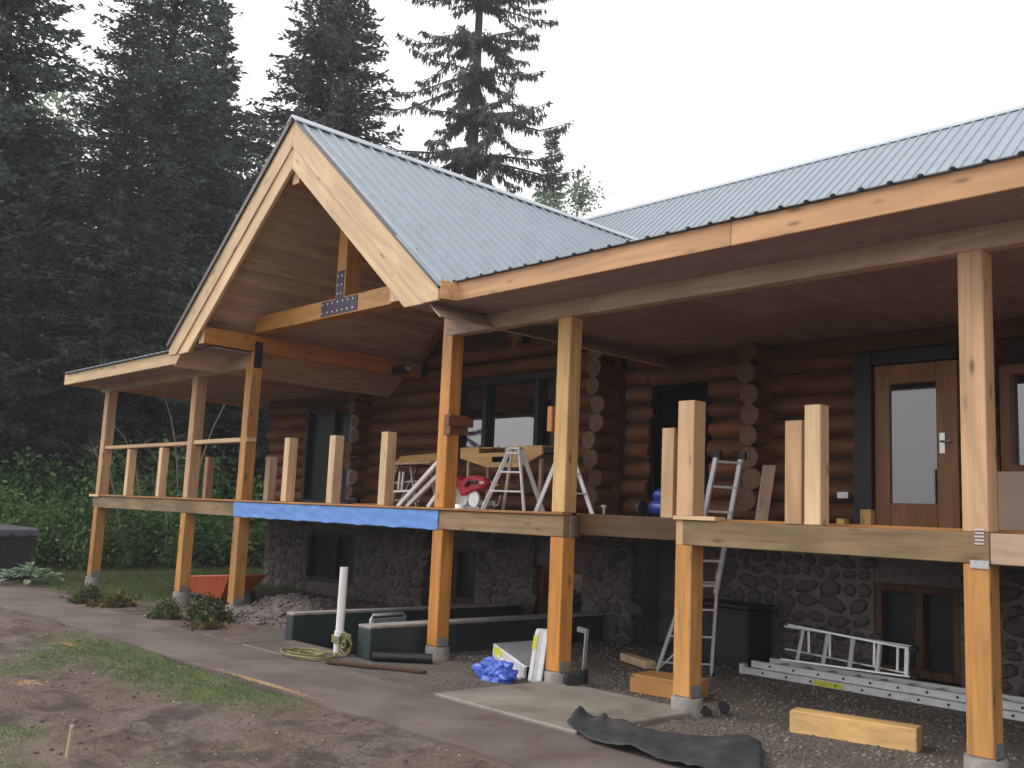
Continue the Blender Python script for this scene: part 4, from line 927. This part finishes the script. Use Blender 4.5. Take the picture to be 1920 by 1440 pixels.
firD = place(conifer(16, 23.2, 3.6, 3, 640, 110, M['fir'], 'fir_tree', 'second pointed fir top just right of the broad dark fir', tl=.32, tw=.125), -36.6, 9.5, -.3, 1.3)
# dense low hemlocks, then the woodland behind: copies sharing meshes
hem = place(conifer(21, 11, 3.2, .3, 620, 120, M['hemlock'], 'hemlock_tree', 'dark feathery hemlock in the wood behind the left end of the porch', group='dark trees of the wood', tl=.17, tw=.055), -28.5, 1.2, -.3)
rt = random.Random(21)
pos = [(-28.6, 4.6, .9), (-29.5, 7.6, 1.0), (-27.8, -1.6, .95), (-30.5, 10.6, .95), (-27.5, 9.0, .7), (-35.5, 3.2, 1.35), (-37.0, 6.8, 1.4), (-38.0, 12.5, 1.4), (-36.0, .2, 1.5), (-39.5, 9.6, 1.5), (-35.0, 15.6, 1.2), (-31.0, 3.6, 1.2), (-41, 16.2, 1.5), (-43, 5.0, 1.6), (-44, 12, 1.6)]
hem['label'] = 'dark feathery hemlock above the hot tub at the left edge'
hl = ['hemlock behind the handrail between corner post and second post', 'hemlock behind the bay between the second and third posts'] + ['dark hemlock deep in the wood, its crown merged with its neighbours']*20
for i, (x, y, s_) in enumerate(pos): copy_thing(hem, (x, y, -.3), rt.uniform(0, 6.3), (s_, s_, s_*rt.uniform(.9, 1.15)), hl[i])
for (x, y, s_) in ((-41.5, 8.2, .6), (-44, 17, .62), (-37.5, 16.6, .56), (-46, 2.0, .62)):
    copy_thing(firA, (x, y, -.3), rt.uniform(0, 6.3), s_, 'dark fir standing further back in the wood, one of several alike')['group'] = 'firs further back in the wood'
# pale broadleaf trees
def broadleaf(seed, H, RX, n, size, label, zc=.62):
    rng = np.random.default_rng(seed); t = empty('broadleaf_tree', (0, 0, 0), label, 'tree')
    nc = 60; cc = rng.normal(size=(nc, 3)); cc /= np.linalg.norm(cc, axis=1)[:, None]; cc *= rng.uniform(.3, 1, (nc, 1))**.6; cc = cc*(RX, RX, H*.36)+(0, 0, H*zc)
    k = rng.integers(0, nc, n); p = cc[k]+rng.normal(size=(n, 3))*(RX*.16, RX*.16, RX*.14); v = leaf_cloud(rng, n, p, size)
    nparr_mesh('crown', v, quads(v), M['birch'], t); m = MB()
    m.tube([(0, 0, -.4), (.1, 0, H*.4), (0, .1, H*.9)], [.2, .13, .03], 8, False)
    for j in range(16): m.tube([(.08, 0, H*rng.uniform(.25, .7)), tuple(cc[j]*.6+np.array((0, 0, H*.2))), tuple(cc[j])], [.06, .04, .012], 5, False)
    m.build('trunk', wd('paletwig', 'Z'), t); return t
place(broadleaf(31, 20.6, 2.6, 20000, .22, 'pale green broadleaf tree above the valley of the two roofs'), -34.2, 28.3)
place(broadleaf(32, 21, 2.2, 5000, .2, 'thin pale tree at the left end of the main roof ridge'), -39.6, 36.9, -1.2)
place(broadleaf(33, 21, 3.2, 8000, .26, 'pale birch seen between the two left firs'), -42.5, 4.4)
place(broadleaf(34, 22, 3.4, 8000, .26, 'pale birch seen between the gable peak tree and the broad fir'), -41, 13.2)
# hedge of bushes behind the porch
bush = place(bush_thing(41, 8200, 1.15, 1.75, .115, M['bush'], 'garden_bush', 'leafy green bush in the hedge row behind the porch posts', 'bush', 'bushes of the hedge behind the porch'), -24.6, 1.6, -.25)
bush['label'] = 'front hedge bush right behind the left corner post of the porch'
for x, y, s_, lab in ((-24.9, 3.3, 1.05, 'front hedge bush between the left corner post and the second post'), (-25.2, 5.0, 1.15, 'front hedge bush just right of the second post'), (-25.4, 6.9, 1.1, 'front hedge bush right of the third post beside the stone corner'), (-25.0, -.1, 1.0, 'low hedge bush directly behind the hot tub'),
                      (-26.3, 2.4, 1.35, 'taller rear hedge bush behind the left corner post'), (-26.6, 4.6, 1.4, 'taller rear hedge bush left of the second post'), (-26.8, 6.4, 1.4, 'taller rear hedge bush between the second and third posts'), (-26.4, .4, 1.3, 'taller rear hedge bush above the hot tub')):
    copy_thing(bush, (x, y, -.25), rt.uniform(0, 6.3), (s_, s_, s_*rt.uniform(.85, 1.15)), lab)
copy_thing(spr, (-38.5, -17.2, -.3), 1.0, .62, 'spruce that shows only as a reflection in the big window')
# bare grey trunk and thin pale stems
place(conifer(61, 17, 3.4, 5.2, 420, 90, M['hemlock'], 'tall_hemlock', 'hemlock with a straight bare grey trunk behind the left corner post', tl=.2, tw=.06), -27.5, 2.7, -.3)
def arcstem(x, y, dx, dy, h, lab, n=3):
    t = empty('thin_sapling', (x, y, -.2), lab, 'sapling', 'thin bare saplings behind the porch')
    MB().tube([(x+dx*(s**2), y+dy*(s**2), -.2+h*(s-.25*s**3)) for s in np.linspace(0, 1, 8)], [.035, .033, .03, .027, .023, .018, .012, .006], 6, False).build('stem', wd('paletwig', 'Z'), t)
    m = MB(); r_ = random.Random(int(x*100+y*10))
    for k in range(5):
        s = r_.uniform(.4, .9); p = Vector((x+dx*s*s, y+dy*s*s, -.2+h*(s-.25*s**3))); m.tube([p, p+Vector((r_.uniform(-.3, .3), r_.uniform(-.8, .8), r_.uniform(0, .6)))], [.012, .004], 4, False)
    m.build('twig', wd('paletwig', 'Z'), t)
for q, lab in (((-24.0, 2.4, -.4, -1.0, 4.2), 'thin pale sapling bending left behind the first short newel'), ((-24.2, 3.0, -.2, -.9, 4.9), 'thin pale sapling bending left between the two short left newels'), ((-24.0, 3.6, .2, -.8, 4.2), 'thin pale sapling just right of the second short left newel'),
               ((-26.0, 5.0, .3, 1.6, 7.6), 'tallest thin sapling, leaning right behind the second post'), ((-25.6, 4.6, .1, -1.0, 6.6), 'tall thin sapling leaning left beside the second post')): arcstem(*q, lab)
# small garden plants
jn = place(bush_thing(51, 2600, .26, .34, .045, M['juniper'], 'juniper_shrub', 'dark green juniper shrub at the foot of the left corner post', 'shrub'), -16.5, -1.12, -.2)
place(copy_thing(jn, (0, 0, 0), 1, 1, 'green juniper shrub left of the two in the soil before the second post'), -13.45, -1.05, -.16, 1, .95)
place(copy_thing(jn, (0, 0, 0), 2, 1, 'green juniper shrub right of the two in the soil before the second post'), -12.95, -.62, -.14, 2, 1.1)
place(bush_thing(52, 900, .36, .20, .07, M['rusty'], 'low_shrub', 'low rusty green shrub on the soil right of the corner post juniper', 'shrub'), -15.55, -1.05, -.18)
place(bush_thing(54, 500, .16, .22, .09, M['hosta'], 'small_plant', 'small pale leaved plant beside the left juniper of the pair', 'plant', stems=False), -13.75, -1.0, -.16)
place(bush_thing(53, 500, .30, .12, .06, M['rusty'], 'low_shrub', 'low brown shrub at the path edge below the rubble heap', 'shrub'), -12.2, -1.05, -.14)
hs = empty('leafy_plant', (-20.5, -.80, -.2), 'large leaved pale green plant beside the path at the foot of the hot tub', 'plant')
lf = MB().add([(0, 0, 0), (.09, .12, .03), (.10, .26, .02), (0, .40, -.05), (-.10, .26, .02), (-.09, .12, .03), (0, .14, .0), (0, .27, -.02)], [(0, 1, 6), (1, 2, 7, 6), (2, 3, 7), (3, 4, 7), (4, 5, 6, 7), (5, 0, 6)], True).build('leaf', M['hosta']); lf.parent = hs
lf.location = (0, 0, .1)
for k in range(70):
    a = rt.uniform(0, 6.28); r_ = rt.uniform(.05, .75); copy_child(lf, hs, (r_*math.cos(a)*.7, r_*math.sin(a)*.75, .06+.30*(1-r_)*rt.uniform(.6, 1.2)), (rt.uniform(-.2, .7), rt.uniform(-.3, .3), a-1.57+rt.uniform(-.5, .5)), (rt.uniform(.45, .8),)*3)
# ------------------------------------------------------------------ stuff on the ground
rng = np.random.default_rng(5)
def scatter_grass(name, x0, x1, y0, y1, n, h, w, thr=.35):
    x = rng.uniform(x0, x1, n); y = rng.uniform(y0, y1, n); g = grass_mask(x, y); k = (rng.uniform(0, 1, n) < g) & (g > thr*rng.uniform(0, 1, n)) & ~on_path(x, y); x, y, g = x[k], y[k], g[k]; m = len(x)
    z = gz(x, y)-.005; hh = h*rng.uniform(.4, 1.3, m)*(.5+.5*g); a = rng.uniform(0, 2*np.pi, m); l = rng.uniform(0, .8, m)*hh
    b = np.stack([x, y, z], -1); s = np.stack([np.cos(a), np.sin(a), 0*a], -1)*w; ln = np.stack([np.cos(a+1.3)*l, np.sin(a+1.3)*l, hh], -1)
    v = np.stack([b-s, b+s, b+ln*.6+s*.6, b+ln], 1).reshape(-1, 3)
    o = nparr_mesh(name, v, quads(v), M['grass']); return tag(o, kind='stuff', label='short patchy lawn grass', cat='grass')
tag(scatter_grass('lawn_grass', -14.5, -4.5, -6.2, -2.55, 150000, .032, .004), 'patchy short lawn grass growing in the muddy foreground', 'grass')
tag(scatter_grass('back_grass', -25.5, -14.5, -.9, 8, 90000, .10, .008), 'green grass strip between the porch posts and the hedge', 'grass')
def rocks(name, P, S_, mat, label, cat, seed=3):
    r = np.random.default_rng(seed); base = np.array([(1, 0, 0), (-1, 0, 0), (0, 1, 0), (0, -1, 0), (0, 0, 1), (0, 0, -1)], float)
    F = np.array([(0, 2, 4), (2, 1, 4), (1, 3, 4), (3, 0, 4), (2, 0, 5), (1, 2, 5), (3, 1, 5), (0, 3, 5)]); n = len(P)
    v = base[None]*(1+.35*r.uniform(-1, 1, (n, 6, 1)))*S_[:, None, None]*np.array((1, 1, .7))
    a = r.uniform(0, 6.28, n); c, s = np.cos(a), np.sin(a); X = v[:, :, 0]*c[:, None]-v[:, :, 1]*s[:, None]; Y = v[:, :, 0]*s[:, None]+v[:, :, 1]*c[:, None]
    v = np.stack([X, Y, v[:, :, 2]], -1)+r.normal(0, .15, (n, 6, 3))*S_[:, None, None]+P[:, None]
    f = (F[None]+6*np.arange(n)[:, None, None]).reshape(-1, 3); return tag(nparr_mesh(name, v.reshape(-1, 3), f, mat), label, cat, kind='stuff')
n = 9000; x = rng.uniform(-9.0, -.5, n); y = rng.uniform(-1.9, 3.4, n); k = ~((x < -4.7) & (y < .2)) & (y > -1.0-.6*(x > -4)); x, y = x[k], y[k]
rocks('gravel', np.stack([x, y, gz(x, y)+.002], -1), .012*rng.uniform(.4, 1.7, len(x))**1.5, M['pebble'], 'grey gravel pebbles spread under the deck', 'gravel')
n = 2600; x = rng.uniform(-14, -3.2, n); y = rng.uniform(-6.4, -2.62, n); sz = .009*rng.uniform(.3, 1.5, n)**2
rocks('soil_clods', np.stack([x, y, gz(x, y)], -1), sz, M['clod'], 'dark soil crumbs over the muddy yard', 'soil', 4)
n = 420; x = rng.uniform(-14, -3.2, n); y = rng.uniform(-6.4, -2.75, n); k = vnoise(x, y, .9, 11) > .5; x, y = x[k], y[k]
rocks('soil_lumps', np.stack([x, y, gz(x, y)-.004], -1), .034*rng.uniform(.25, 1, len(x))**1.5, M['clod'], 'dark wet soil lumps in the muddy yard', 'soil', 14)
n = 260; x = rng.uniform(-13, -3.5, n); y = rng.uniform(-6, -2.6, n)
rocks('wood_chips', np.stack([x, y, gz(x, y)+.004], -1), .010*rng.uniform(.4, 1.4, n), M['chip'], 'pale wood chips scattered over the muddy yard', 'wood chips', 6)
# rubble heap
def mound(name, c, rx, ry, h, mat, seed, nr, rs_, lab, cat):
    bm2 = bmesh.new(); bmesh.ops.create_grid(bm2, x_segments=44, y_segments=44, size=1.25)
    def hz(u, v): 
        r_ = math.hypot(u, v); return h*max(0, 1-r_**1.5)*(1+.35*mnoise.noise((u*2.2+seed, v*2.2, 0)))+.05*mnoise.noise((u*6, v*6, seed))*(1 if r_ < 1.1 else 0)-.03
    for v in bm2.verts: u_, w_ = v.co.x, v.co.y; v.co = Vector((c[0]+rx*u_, c[1]+ry*w_, c[2]+hz(u_, w_)))
    me = bpy.data.meshes.new(name); bm2.to_mesh(me); bm2.free(); me.materials.append(mat); o = bpy.data.objects.new(name, me); COL.objects.link(o); tag(o, lab, cat, kind='stuff')
    for p in me.polygons: p.use_smooth = True
    r = np.random.default_rng(seed); P = []; 
    while len(P) < nr:
        u_, w_ = r.uniform(-1, 1, 2)
        if u_*u_+w_*w_ < 1: P.append((c[0]+rx*u_, c[1]+ry*w_, c[2]+hz(u_, w_)+.005))
    rocks(name+'_stones', np.array(P), rs_*r.uniform(.3, 1.3, nr)**1.7, M['rock'], 'loose stones covering the '+lab, cat, seed)
mound('rubble_heap', (-12.85, .95, -.12), 1.5, 1.45, .34, M['earth'], 9, 1500, .034, 'grey heap of dug rubble behind the third porch post', 'rubble')
mound('earth_heap', (-15.0, 2.6, -.12), 2.8, 1.1, .12, M['clod'], 12, 300, .035, 'brown dug earth along the basement wall', 'earth')
# sawdust: thin drifts of fine chips
for c, rx, ry, n, hh, lab in (((-7.95, -2.505, -.086), 1.0, .03, 1500, .006, 'long streak of yellow sawdust on the near path edge'), ((-9.3, -4.25, -.11), .30, .12, 700, .012, 'small yellow sawdust patch on the mud at far left'), ((-11.6, -3.1, -.11), .45, .13, 450, .008, 'thin yellow sawdust patch on grass near the path')):
    a = rng.uniform(0, 6.28, n); q = np.abs(rng.normal(0, .5, n)); x = c[0]+rx*q*np.cos(a)+.03*rng.normal(size=n); y = c[1]+ry*q*np.sin(a)+.012*rng.normal(size=n)+(x-c[0])*.02
    z = np.where(y < -2.6, gz(x, y), c[2])+hh*np.exp(-(q/.5)**2)*rng.uniform(.2, 1, n)
    rocks('sawdust', np.stack([x, y, z], -1), .0075*rng.uniform(.5, 1.5, n), M['sawdust'], lab, 'sawdust', 8)
